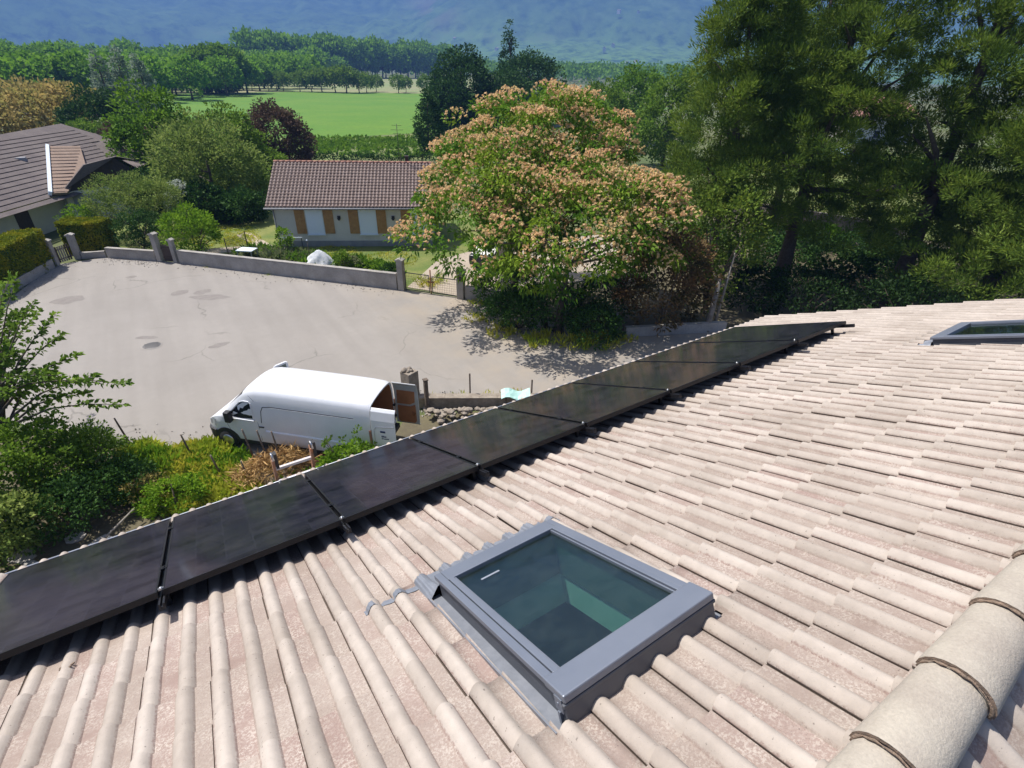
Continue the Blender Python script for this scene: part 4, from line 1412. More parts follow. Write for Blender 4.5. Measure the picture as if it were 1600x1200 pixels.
mb = MB(); mb.tube([(0, 0, 0), (0, 0, 1.45)], .04, 8); part('post', mb, M['rust'], t)
mb = MB(); mb.bar((-.14, .16, .72), (.14, -.16, .72), .06); part('latch', mb, M['rust'], t)
# dark wicket
t = thing('wicket_gate', 'small dark wooden wicket between the two pillars of the yard wall', 'gate', (-.25, 40.95, .04), R(-43))
for k in range(5):
    mb = MB(); mb.box((.03 + k * .145, -.02, 0), (.03 + k * .145 + .14, .02, 1.05 + .04 * math.sin(k * 1.2))); part('board', mb, M['wood_dk'], t)
mb = MB(); mb.box((.03, -.05, .2), (.76, -.021, .3)); mb.box((.03, -.05, .8), (.76, -.021, .9)); part('ledge', mb, M['wood_dk'], t)
# left entrance: low wall under the hedge, gate, pillars
wall_thing('hedge_wall', 'low pale wall along the foot of the long clipped hedge at the left edge', 'wall', (-9.5, 35.0), (-6.25, 42.9), .55, .25, M['concrete'])
pillar('concrete pillar left of the slatted gate beside the clipped hedge', -6.1, 43.25, 1.55, .34, M['concrete'], R(-20))
pillar('concrete pillar right of the slatted gate, at the small block hedge', -4.95, 44.2, 1.55, .34, M['concrete'], R(-20))
t = thing('slat_gate', 'low gate of pale wooden slats between the two left pillars', 'gate', (-5.95, 43.4, .05), math.atan2(.9, 1.0))
for k in range(6):
    mb = MB(); mb.box((.08 + k * .15, -.02, .05), (.08 + k * .15 + .09, .02, 1.05)); part('slat', mb, M['bark_pale'] if k in (1, 2, 3) else M['wood_dk'], t)
mb = MB(); mb.box((.05, .022, .2), (1.05, .05, .28)); mb.box((.05, .022, .8), (1.05, .05, .88)); part('rail', mb, M['wood_dk'], t)
wall_thing('kerb_wall', 'low pale kerb wall in front of the small block hedge', 'wall', (-4.75, 44.15), (-3.45, 43.85), .42, .22, M['concrete'])

# near side of the yard
wall_thing('edge_wall', 'low crumbling wall on the near edge of the yard right of the van', 'wall', (6.7, 16.35), (12.8, 12.7), .42, .28, M['stone'], .05)
t = thing('stone_pillar', 'rough stone pillar with a broken mossy top behind the open van door', 'pillar', (6.55, 16.75, 0), R(20))
mb = MB(); mb.box((-.25, -.25, 0), (.25, .25, 1.45)); part('shaft', mb, M['stone'], t, bevel=.03)
for k in range(9):
    mb = MB(); a = random.uniform(0, 6.28); rr = random.uniform(.0, .26); s = random.uniform(.07, .14)
    x, y = math.cos(a) * rr, math.sin(a) * rr
    mb.lathe([(.01, s * .9), (s * .8, s * .5), (s, 0), (s * .7, -s * .2)], 6, c=(x * .85, y * .85, 1.47))
    part('rubble', mb, M['stone'], t)
t = thing('timber_post', 'short square dark timber post beside the opened van door', 'post', (6.85, 15.95, 0))
mb = MB(); mb.box((-.07, -.07, 0), (.07, .07, 1.35)); part('post', mb, M['wood_post'], t, bevel=.01)
mb = MB(); mb.box((-.09, -.09, 1.352), (.09, .09, 1.39)); part('cap', mb, M['wood_post'], t)
for i, (x, y, h, lab) in enumerate([(8.56, 15.6, 1.0, 'thin iron stake standing on the low wall right of the van'), (10.62, 14.3, .75, 'thin iron stake farther right on the low wall, by the solar panels')]):
    t = thing('iron_stake', lab, 'stake', (x, y, 0)); mb = MB(); mb.bar((0, 0, 0), (0, 0, h + .3), .045); part('post', mb, M['wood_post'], t)
# stone heap beside the low wall: every block its own piece
t = thing('rubble_heap', 'heap of pale broken stones below the low wall right of the van', 'stone heap', (7.6, 14.9, 0))
blk = []
for q in range(4):
    bm = bmesh.new(); bmesh.ops.create_icosphere(bm, subdivisions=1, radius=.14)
    for v in bm.verts:
        v.co *= random.uniform(.65, 1.2); v.co.z *= .6
    me = bpy.data.meshes.new('stone'); bm.to_mesh(me); bm.free(); me.materials.append(M['stone']); blk.append(me)
for k in range(70):
    x = random.uniform(-1.0, 1.5); y = -.48 * x + random.gauss(0, .28)
    o = link('stone', random.choice(blk), t, Matrix.Translation((x, y, max(.04, .34 - abs(y + .48 * x) * .6 + random.uniform(-.1, .05)))) @ Matrix.Rotation(random.uniform(0, 6), 4, 'Z') @ Matrix.Scale(random.uniform(.6, 1.35), 4))
M['tarp_green'] = mat('pale_green_sheet', (.42, .66, .58), rough=.5)
t = thing('plastic_sheet', 'pale green plastic sheet propped on the low wall beyond the panels', 'sheet', (9.75, 14.25, .62), R(-30))
mb = MB(); n = 8; vs = []
for i in range(n):
    for j in range(4):
        vs.append((i * .16 - .5, j * .16 - .2, .06 * math.sin(i * 1.1) + .04 * j + .03 * math.sin(j * 2 + i)))
fs = [(i * 4 + j, (i + 1) * 4 + j, (i + 1) * 4 + j + 1, i * 4 + j + 1) for i in range(n - 1) for j in range(3)]
mb.add(vs + [(x, y, z - .02) for x, y, z in vs], fs + [tuple(a + 32 for a in f[::-1]) for f in fs]); part('sheet', mb, M['tarp_green'], t)
mb = MB(); mb.bar((-.3, .0, -.62), (-.3, 0, -.03), .06); mb.bar((.4, .1, -.62), (.4, .1, .0), .06); part('prop', mb, M['wood_post'], t)
# low wall and leaning posts in the shade at the far end of the panels
wall_thing('shade_wall', 'pale low wall in the tree shade beyond the far end of the panels', 'wall', (18.2, 16.9), (23.2, 14.7), .5, .25, M['concrete'])
for (a, b, r, lab) in (((22.3, 15.1, 0), (23.0, 15.5, 2.6), .16, 'short grey broken trunk leaning at the far end of the pale low wall'), ((22.7, 15.0, 0), (23.9, 15.6, 3.9), .06, 'thin pale leaning pole beside the grey broken trunk'), ((18.0, 17.4, 0), (18.1, 17.5, 1.1), .13, 'short pale stump post at the left end of the shaded low wall')):
    t = thing('leaning_post', lab, 'post', a); mb = MB()
    d = Vector(b) - Vector(a); mb.tube([(0, 0, 0), d * .5, d], [r, r * .9, r * .6], 8); part('shaft', mb, M['bark_pale'], t)
# grassy stone bank behind the pines
wall_thing('bank_wall', 'dark low stone wall with grass on top behind the pine trunks', 'wall', (46.5, 34.0), (51.4, 18.5), 1.1, .5, M['stone'])

# vegetable garden things
t = thing('garden_table', 'small white board table standing among the vegetables near the wall', 'table', (4.5, 38.6, 0), R(-40))
mb = MB(); mb.box((-.55, -.4, .70), (.55, .4, .75)); part('table_top', mb, M['white'], t)
for x, y in ((-.48, -.34), (.48, -.34), (-.48, .34), (.48, .34)):
    mb = MB(); mb.box((x - .03, y - .03, 0), (x + .03, y + .03, .698)); part('leg', mb, M['plinth'], t)
t = thing('garden_net', 'dark slanting net on posts at the left end of the vegetable bed', 'net', (4.2, 40.3, 0), R(40))
mb = MB()
for k in range(16):
    mb.bar((-.9 + k * .12, 0, .1), (-.9 + k * .12, .12, 1.25), .012)
for k in range(10):
    mb.bar((-.9, .012 * k, .1 + k * .125), (.9, .012 * k, .1 + k * .125), .012)
part('mesh', mb, M['dark'], t)
for x in (-.95, .95):
    mb = MB(); mb.bar((x, .03, 0), (x, .06, 1.35), .05); part('post', mb, M['wood_post'], t)
M['cloth'] = mat('white_fleece', (.74, .74, .72), (.45, .47, .50), .8, 4)
t = thing('covered_heap', 'white sheet draped like a small tent over a heap in the vegetable bed', 'sheet', (8.3, 35.2, 0), R(-40))
mb = MB(); n = 22; rings_ = 7; vs = [(0, 0, 1.05)]
for r in range(1, rings_ + 1):
    for k in range(n):
        a = 2 * math.pi * k / n; f = r / rings_
        rr = f * (1.0 + .12 * math.sin(5 * a + r))
        vs.append((rr * 1.05 * math.cos(a), rr * .7 * math.sin(a), 1.05 - .95 * f ** 1.5 + .06 * math.sin(4 * a + r * 1.7) * f))
fs = [(0, 1 + k, 1 + (k + 1) % n) for k in range(n)]
for r in range(rings_ - 1):
    for k in range(n):
        k2 = (k + 1) % n; a = 1 + r * n
        fs.append((a + k, a + n + k, a + n + k2, a + k2))
mb.add(vs, fs, 0, True); part('sheet', mb, M['cloth'], t)
mb = MB(); mb.tube([(0, 0, 0), (0, 0, 1.04)], .03, 6); part('pole', mb, M['wood_post'], t)
t = thing('garden_cane', 'thin cane with a white knob standing behind the covered heap', 'cane', (8.0, 36.6, 0)); mb = MB(); mb.tube([(0, 0, 0), (0, 0, 1.3)], .02, 6); part('cane', mb, M['wood_post'], t)
mb = MB(); mb.lathe([(.01, 1.42), (.08, 1.36), (.01, 1.30)], 8); part('knob', mb, M['white'], t)
# dark car half hidden on the drive
M['carpaint'] = mat('car_dark', (.03, .028, .032), rough=.25)
M['carwin'] = mat('car_window', (.018, .021, .025), rough=.22)
t = thing('parked_car', 'dark car half hidden under the flowering tree on the sandy drive', 'car', (18.6, 30.2, 0), R(35))
mb = MB()
side = [(-2.0, .3), (2.0, .3), (2.1, .65), (1.95, .92), (1.0, 1.0), (.45, 1.40), (-1.2, 1.45), (-1.75, 1.02), (-2.05, .95), (-2.1, .6)]
mb.prism(side, (1, 0, 0), (0, 0, 1), (0, -.85, 0), (0, 1.7, 0)); part('body', mb, M['carpaint'], t, bevel=.06)
mb = MB(); mb.prism([(.95, 1.0), (.42, 1.34), (-1.15, 1.38), (-1.62, 1.02)], (1, 0, 0), (0, 0, 1), (0, -.856, 0), (0, .004, 0)); part('window', mb, M['carwin'], t)
mb = MB(); mb.prism([(.95, 1.0), (.42, 1.34), (-1.15, 1.38), (-1.62, 1.02)], (1, 0, 0), (0, 0, 1), (0, .852, 0), (0, .004, 0)); part('window', mb, M['carwin'], t)
for x in (-1.3, 1.3):
    for y in (-.86, .70):
        mb = MB(); mb.lathe([(.0, 0), (.31, 0), (.33, .03), (.33, .13), (.31, .16), (0, .16)], 16, axis='y', c=(x, y, .33)); part('wheel', mb, M['dark'], t)

# ================================================================== THE WHITE VAN
def paint(name, col, rough=.3):
    m, t, p, o = _base(name)
    p.inputs['Base Color'].default_value = (*col, 1); p.inputs['Roughness'].default_value = rough; p.inputs['Coat Weight'].default_value = .3
    geo = node(t, 'ShaderNodeNewGeometry')
    f = ramp(t, noise(t, geo.outputs['Position'], 2.5, 5), .4, .8)
    t.links.new(mixcol(t, f, col, tuple(c * .93 for c in col)), p.inputs['Base Color'])
    return m
M['vanwhite'] = paint('van_white', (.76, .77, .79))
M['ply'] = mat('plywood_lining', (.40, .17, .075), (.33, .135, .055), .6, 3, fine=.2)
M['vangrey'] = mat('bare_door_metal', (.52, .52, .52), (.42, .42, .42), .5, 3)
M['plastic'] = mat('black_plastic', (.022, .022, .024), rough=.6)
M['rubber'] = mat('rubber', (.016, .016, .016), rough=.85)
M['print_blue'] = mat('print_dark_blue', (.025, .035, .11), rough=.4)
M['lamp'] = mat('headlight_clear', (.35, .37, .40), rough=.12)
van = thing('cargo_van', 'white high roofed cargo van parked with its rear doors open', 'van', (4.57, 14.36, 0), math.atan2(.701, -.713))
VT = [(0, 2.42), (.12, 2.47), (.5, 2.5), (1.5, 2.515), (2.5, 2.515), (3.5, 2.51), (3.95, 2.49), (4.25, 2.42), (4.45, 2.31), (4.62, 2.16), (4.85, 1.93), (5.1, 1.67), (5.3, 1.45), (5.42, 1.33), (5.6, 1.24), (5.8, 1.14), (5.98, 1.0), (6.08, .86), (6.14, .7)]
VW = [(0, .985), (.3, 1.0), (4.9, 1.0), (5.3, .985), (5.6, .955), (5.85, .89), (6.0, .81), (6.14, .70)]
def interp(tab, x):
    for (a, ya), (b, yb) in zip(tab[:-1], tab[1:]):
        if x <= b:
            return ya + (yb - ya) * (x - a) / (b - a)
    return tab[-1][1]
SEC = [(.94, .34), (.995, .46), (1.0, .72), (1.0, .96), (.995, 1.25), (.975, 1.62), (.935, 2.0), (.885, 2.24), (.83, 2.36), (.73, 2.43), (.5, 2.475), (.25, 2.495), (0, 2.5)]
def vsec(x, sc=1.0, zb=None):
    top, w = interp(VT, x), interp(VW, x)
    pts = []
    bt = min(top, 1.27)
    for f, z in SEC:
        if z <= 1.27:
            zz = z if z <= .46 else .46 + (z - .46) * (bt - .46) / .81
        else:
            zz = bt + (z - 1.27) / 1.23 * (top - bt)
        pts.append((f * w * sc, zz))
    return pts
def yside(x, z):
    p = vsec(x)
    for (y0, z0), (y1, z1) in zip(p[:-1], p[1:]):
        if z <= z1:
            return y0 + (y1 - y0) * (z - z0) / max(1e-6, z1 - z0)
    return 0
xs = sorted(set([q[0] for q in VT] + [.06, 2.0, 3.0, 4.1, 5.2]))
ring = []
for x in xs:
    p = vsec(x)
    ring.append([(x, y, z) for y, z in p] + [(x, -y, z) for y, z in p[-2::-1]])
nr = len(ring[0])
body, wind = MB(), MB()
vs = [v for r_ in ring for v in r_]
bf, wf = [], []
for i in range(len(xs) - 1):
    for k in range(nr - 1):
        f = (i * nr + k, i * nr + k + 1, (i + 1) * nr + k + 1, (i + 1) * nr + k)
        mid = (xs[i] + xs[i + 1]) / 2
        kk = min(k, nr - 2 - k)
        if 4.45 < mid < 5.28 and kk >= 8:
            wf.append(f)
        else:
            bf.append(f)
    bf.append(((i + 1) * nr, (i + 1) * nr + nr - 1, i * nr + nr - 1, i * nr))
bf.append(tuple(range((len(xs) - 1) * nr, len(xs) * nr)))
body.add(vs, bf, 0, True)
# lip of the rear opening
o_ = [(y, z) for _, y, z in ring[0]]
i_ = [(y * .90, .62 + (z - .34) * .835) for y, z in o_]
body.add([(0.0, y, z) for y, z in o_] + [(.012, y, z) for y, z in i_], [(k, k + 1, nr + k + 1, nr + k) for k in range(nr - 1)] + [(0, nr, 2 * nr - 1, nr - 1)], 0, False)
vb = part('body', body, M['vanwhite'], van)
vb.data.set_sharp_from_angle(angle=R(38))
wind.add(vs, wf, 0, True)
part('windscreen', wind, M['carwin'], van)
# plywood lined hold
hold = MB(); vs = []
for x in (.014, 3.9):
    vs += [(x, y, z) for y, z in i_]
hold.add(vs, [(k, nr + k, nr + k + 1, k + 1) for k in range(nr - 1)] + [(nr - 1, 2 * nr - 1, nr, 0)] + [tuple(range(nr, 2 * nr))], 0, False)
part('cargo_lining', hold, M['ply'], van)
for sgn in (1, -1):
    mb = MB()
    for x in (1.1, 2.3, 3.4):
        mb.box((x, sgn * .84 - .02, .64), (x + .06, sgn * .84 + .02, 2.1))
    part('hold_rib', mb, M['vangrey'], van)
def side_strip(pts, w, proud, sgn=1, m=None, name='trim', h=None):
    mb = MB(); q = [Vector((x, sgn * (yside(x, z) + proud), z)) for x, z in pts]
    for a, b in zip(q[:-1], q[1:]):
        mb.bar(a, b, w, h or w)
    return part(name, mb, m, van)
for sgn in (1, -1):
    # rubbing strip, swage line, door gaps, sill
    mb = MB()
    q = [(.42, .90), (3.74, .90)]
    y = 1.0
    mb.prism([(0, 0), (.028, .012), (.028, .075), (0, .115)], (0, sgn, 0), (0, 0, 1), (.42, sgn * .998, .86), (3.34, 0, 0)); part('rubbing_strip', mb, M['vanwhite'], van)
    side_strip([(.55, 1.90), (3.45, 1.90), (3.72, 1.86), (3.80, 1.70), (3.86, 1.25)], .022, -.004, sgn, M['plastic'], 'pressed_line')
    side_strip([(.55, 1.87), (3.45, 1.87)], .022, .001, sgn, M['vanwhite'], 'pressed_lip')
    side_strip([(4.0, .5), (4.0, 1.2), (4.02, 2.05), (4.2, 2.2)], .010, -.001, sgn, M['plastic'], 'door_gap')
    side_strip([(5.05, .55), (5.18, 1.0), (5.12, 1.38)], .010, -.001, sgn, M['plastic'], 'door_gap')
    mb = MB(); mb.box((.9, sgn * .94 - .05, .26), (5.0, sgn * .94 + .05, .50)); part('sill', mb, M['plastic'], van, bevel=.02)
    side_strip([(2.18, .55), (2.18, 1.2), (2.18, 2.1)], .006, -.0015, sgn, M['vangrey'], 'panel_seam')
    side_strip([(.30, .55), (.30, 1.2), (.32, 2.2)], .006, -.0015, sgn, M['vangrey'], 'panel_seam')
    side_strip([(3.98, 1.08), (3.80, 1.09)], .035, .012, sgn, M['plastic'], 'door_handle')
    for x in (1.02, 5.30):
        mb = MB(); a = [math.pi * k / 14 for k in range(15)]
        mb.prism([(x + .47 * math.cos(k), .36 + .47 * math.sin(k)) for k in a], (1, 0, 0), (0, 0, 1), (0, sgn * .965, 0), (0, sgn * .045, 0)); part('wheel_arch', mb, M['plastic'], van)
        mb = MB(); mb.lathe([(.0, 0), (.22, 0), (.24, .03), (.34, .05), (.355, .09), (.355, .19), (.33, .23), (0, .23)], 24, axis='y', c=(x, sgn * 1.018 - (.0 if sgn < 0 else .0), .355) if sgn < 0 else (x, .80, .355)); w = part('wheel', mb, M['rubber'], van)
        mb = MB(); mb.lathe([(.0, .0), (.12, .012), (.21, 0), (.21, -.01)], 18, axis='y', c=(x, sgn * 1.034, .355)); part('rim', mb, M['steel'], w)
# cab windows
def cab_window(sgn, name='side_window'):
    wpts = [(4.12, 1.36), (4.14, 1.92), (4.20, 1.99), (4.40, 1.985), (4.55, 1.93), (4.98, 1.50), (5.0, 1.40), (4.86, 1.33), (4.6, 1.32)]
    mb = MB(); q = [Vector((x, sgn * (yside(x, z) + .004), z)) for x, z in wpts]
    k = len(q); mb.add(q + [v + Vector((0, -sgn * .03, 0)) for v in q], [tuple(range(k)), tuple(range(k, 2 * k))[::-1]] + [(i, (i + 1) % k, k + (i + 1) % k, k + i) for i in range(k)])
    o = part(name, mb, M['carwin'], van)
    mb = MB(); r_ = [Vector((x, sgn * (yside(x, z) + .012), z)) for x, z in wpts]
    for a, b in zip(r_, r_[1:] + r_[:1]):
        mb.bar(a, b, .030)
    part('window_frame', mb, M['vanwhite'], o)
    mb = MB(); mb.prism([(0, 0), (.04, -.02), (.04, -.055), (0, -.075)], (0, sgn, 0), (0, 0, 1), (4.10, sgn * .998, 1.335), (.78, 0, 0)); part('window_ledge', mb, M['vanwhite'], o)
    return o
cw = cab_window(1)
# steering wheel and seat shapes behind the glass are too dark to see; mirror, lights, nose
for sgn in (1, -1):
    mb = MB(); mb.box((4.86, sgn * 1.02 - .0, 1.22), (5.06, sgn * 1.22, 1.62)) if sgn > 0 else mb.box((4.86, -1.22, 1.22), (5.06, -1.02, 1.62))
    part('wing_mirror', mb, M['plastic'], van, bevel=.03)
    q = [(5.72, .80), (5.98, .82), (5.92, 1.02), (5.62, 1.10)]
    mb = MB(); v_ = [Vector((x, sgn * (yside(x, z) + .006), z)) for x, z in q]
    mb.add(v_ + [v + Vector((-.01, -sgn * .05, 0)) for v in v_], [(0, 1, 2, 3), (7, 6, 5, 4), (0, 4, 5, 1), (1, 5, 6, 2), (2, 6, 7, 3), (3, 7, 4, 0)])
    part('headlight', mb, M['lamp'], van)
    mb = MB(); mb.box((-.012, sgn * .965 - .035, .75), (.05, sgn * .965 + .035, 1.55)); part('tail_light', mb, M['pinkroof'], van)
mb = MB()
bp = []
for x, w in ((5.72, .97), (5.95, .90), (6.10, .80), (6.20, .62), (6.22, 0)):
    bp.append((x, w))
full = [(x, w) for x, w in bp] + [(x, -w) for x, w in bp[-2::-1]]
k = len(full)
vs = [(x, y, .26) for x, y in full] + [(x + .01, y * 1.01, .66) for x, y in full]
mb.add(vs, [(i, i + 1, k + i + 1, k + i) for i in range(k - 1)] + [tuple(range(k, 2 * k)), tuple(range(k))[::-1], (k - 1, 0, k, 2 * k - 1)]); part('front_bumper', mb, M['plastic'], van, bevel=.02)
mb = MB(); mb.box((6.10, -.5, .70), (6.165, .5, .86)); part('grille', mb, M['plastic'], van, bevel=.01)
mb = MB(); mb.box((-.16, -.9, .42), (-.01, .9, .60)); part('rear_step', mb, M['plastic'], van, bevel=.02)
# opened rear doors
dprof = [(.955, .58), (.985, 1.0), (.985, 1.45), (.955, 1.95), (.885, 2.24), (.80, 2.33), (.775, 2.30), (.86, 2.20), (.915, 1.93), (.935, 1.45), (.935, .60)]
mb = MB(); mb.prism(dprof, (0, 1, 0), (0, 0, 1), (-.03, 0, 0), (-.80, 0, 0))
nd = part('rear_door', mb, M['vanwhite'], van, label='near rear door swung back, its white outside to us', bevel=.012)
mb = MB(); mb.bar((-.13, .988, .72), (-.13, .984, 1.62), .02); mb.bar((-.13, .984, 1.62), (-.20, .976, 1.72), .02); mb.bar((-.20, .976, 1.72), (-.80, .972, 1.78), .02); part('pressed_line', mb, M['vangrey'], nd)
mb = MB(); mb.box((-.50, .978, 1.535), (-.33, .989, 1.60)); part('lettering', mb, M['print_blue'], nd, label='dark blue printed bar')
mb = MB()
random.seed(5)
for row, (z, h, x0, x1) in enumerate(((1.36, .075, -.50, -.36), (1.29, .055, -.58, -.36))):
    x = x1
    while x > x0:
        w = random.uniform(.012, .034)
        mb.box((x - w, .988, z + random.uniform(0, .01)), (x, .992, z + h * random.uniform(.6, 1)))
        x -= w + .009
part('lettering', mb, M['print_blue'], nd, label='two short rows of small dark print')
mb = MB(); mb.prism([(-y, z) for y, z in dprof], (0, 1, 0), (0, 0, 1), (-.03, -.02, 0), (-.86, 0, 0))
fd = part('rear_door', mb, M['vangrey'], van, label='far rear door swung back, its lined inside to us', bevel=.012)
def ply_panel(pts):
    mb = MB(); mb.prism(pts, (1, 0, 0), (0, 0, 1), (0, -.953, 0), (0, .03, 0)); return part('plywood_panel', mb, M['ply'], fd)
ply_panel([(-.14, 2.02), (-.60, 2.02), (-.74, 2.13), (-.52, 2.20), (-.16, 2.20)]) 
ply_panel([(-.12, 1.42), (-.58, 1.42), (-.76, 1.52), (-.78, 1.96), (-.14, 1.96)])
ply_panel([(-.13, .72), (-.2, .66), (-.72, .66), (-.79, .74), (-.77, 1.42), (-.60, 1.33), (-.13, 1.33)])
mb = MB(); mb.box((-.74, -.922, .98), (-.66, -.90, 1.16)); mb.box((-.79, -.922, 1.05), (-.70, -.905, 1.09)); part('latch', mb, M['rust'], fd)
mb = MB(); mb.box((-.05, -.95, 1.3), (.04, -.88, 1.38)); mb.box((-.05, -.95, .85), (.04, -.88, .93)); part('hinge', mb, M['plastic'], fd)
mb = MB(); mb.tube([(-.02, .86, 1.0), (-.12, .9, 1.0)], .03, 6); part('hinge', mb, M['plastic'], nd)
# opened passenger door
pd = MB()
pw = [(0, .55), (.98, .55), (.98, 1.30), (0, 1.30)]
PDM = Matrix.Translation((5.02, -1.0, 0)) @ Matrix.Rotation(R(180 + 48), 4, 'Z')
pd.prism(pw, (1, 0, 0), (0, 0, 1), (0, -.05, 0), (0, .09, 0))
pdo = part('cab_door', pd, M['vanwhite'], van, PDM, label='far cab door standing open', bevel=.02)
mb = MB(); fp = [(.06, 1.30), (.50, 2.0), (.90, 2.06), (.95, 1.30)]
for a, b in zip(fp[:-1], fp[1:]):
    mb.bar((a[0], 0, a[1]), (b[0], 0, b[1]), .07)
part('window_frame', mb, M['vanwhite'], pdo)
mb = MB(); mb.prism([(.12, 1.305), (.52, 1.96), (.87, 2.0), (.91, 1.305)], (1, 0, 0), (0, 0, 1), (0, -.008, 0), (0, .012, 0)); part('window', mb, M['van_glass'], pdo)
random.seed(12)

# ================================================================== TREES AND SHRUBS AROUND
def shrub(name, label, cat, x, y, rx, ry, h, m, n_cl=90, rc=.28, per=14, L=.16, Wd=.08, z=0.0, stems=5, group=None, lobes=None, stem_m='bark', **kw):
    t = thing(name, label, cat, (x, y, z - .02), 0, group)
    if lobes is None:
        lobes = [(0, 0, h * .5, rx * .85, ry * .85, h * .5)]
        for k in range(5):
            a = 2 * math.pi * k / 5 + random.random()
            lobes.append((math.cos(a) * rx * .55, math.sin(a) * ry * .55, h * random.uniform(.35, .6), rx * .5, ry * .5, h * random.uniform(.32, .42)))
    cm, C, O = crown_mesh('foliage', lobes, n_cl, rc, per, L, Wd, m, **kw)
    mb = MB()
    for k in range(stems):
        tg = C[random.randrange(len(C))]
        mb.tube([(random.uniform(-.1, .1), random.uniform(-.1, .1), 0), (tg[0] * .4, tg[1] * .4, tg[2] * .5), tuple(tg)], [.035 * h ** .5, .025 * h ** .5, .008], 6)
    link('stem', mb.mesh('stem', M[stem_m]), t)
    link('foliage', cm, t)
    return t
def tree(name, label, x, y, h, lobes, m, n_cl, rc, per, L, Wd, r0, top=None, bark='bark', limbs=9, cat='tree', group=None, lean=(0, 0), part_name='crown', **kw):
    t = thing(name, label, cat, (x, y, -.03), 0, group)
    cm, C, O = crown_mesh(part_name, lobes, n_cl, rc, per, L, Wd, m, **kw)
    idx = rng.choice(len(C), limbs, replace=False)
    tp = top or (lean[0], lean[1], h * .62)
    link('trunk', limb_mesh('trunk', (0, 0, 0), tp, r0, r0 * .45, [tuple(C[i]) for i in idx], M[bark]), t)
    link(part_name, cm, t)
    return t, C, O

# ---- flowering silk trees in the middle: feathery leaves below, peach puffs on top
def silk_tree(label, x, y, lobes, n_cl, r0, lean, seed_h, extra=0):
    t, C, O = tree('silk_tree', label, x, y, seed_h, lobes, M['leaf_mimosa'], n_cl, .62, 46, .27, .115, r0, lean=lean, limbs=14, shell=.80, low=-.35, flat=.45, up=.15, droop=.3, top=(lean[0], lean[1], seed_h * .5))
    # puffs sit on the outer, upper side of the clumps
    keep = (O[:, 2] > -.25)
    Cf, Of = C[keep], O[keep]
    pick = (rng.random(len(Cf)) < (.84 - .30 * (Of[:, 2] < .1))) & (vnoise(Cf[:, 0] * .9 + 20, Cf[:, 1] * .9 + Cf[:, 2] * .7 + 20, 5) > .36)
    Cf, Of = Cf[pick], Of[pick]
    per = 24
    n = len(Cf) * per
    c = np.repeat(Cf, per, 0); o = np.repeat(Of, per, 0)
    d = unit(rng.normal(size=(n, 3)) * .9 + np.array([0, 0, .75]) + o * .5)
    p = c + d * np.array([.72, .72, .42]) * rng.uniform(.85, 1.2, (n, 1))
    Vs, Fs, off = [], [], 0
    for q in range(5):
        D = unit(rng.normal(size=(n, 3)) + np.array([0, 0, .7]))
        V, F = leaf_quads(p - D * .02, D, .125, .095, .3)
        Vs.append(V); Fs.append(F + off); off += len(V)
    b = link('blossom', np_mesh('blossom', np.concatenate(Vs), np.concatenate(Fs), M['flower_peach']), t)
    stuff(b)
    return t
silk_tree('wide silk tree in peach blossom beside the sandy drive, the farther of two', 16.4, 24.4,
          [(-.5, -.2, 5.4, 4.6, 4.4, 3.4), (2.5, .5, 7.4, 4.2, 4.2, 3.2), (-3.4, -1.2, 4.3, 3.3, 3.2, 2.5), (3.6, .4, 7.4, 3.4, 3.4, 3.0), (1.0, 2.8, 7.2, 3.4, 3.4, 3.0), (-1.0, -2.2, 6.2, 3.2, 3.0, 2.4)], 420, .24, (.9, .2), 9)
silk_tree('wide silk tree in peach blossom above the dark shrubs, the nearer of two', 15.6, 19.0,
          [(.3, 0, 4.6, 3.6, 3.6, 2.6), (2.6, .3, 5.2, 3.2, 3.2, 2.7), (-1.8, .6, 4.4, 2.6, 2.6, 2.0), (4.0, -.9, 4.6, 2.4, 2.4, 2.6), (.6, 2.4, 5.6, 3.0, 3.0, 2.4)], 310, .22, (.6, .3), 8)
# brown dry trailing growth right of them
shrub('dry_shrub', 'tall brown half dry shrub hanging behind the pale low wall', 'shrub', 20.8, 16.9, 2.8, 1.9, 5.0, M['leaf_brown'], 230, .42, 28, .22, .10, stem_m='bark_pale')
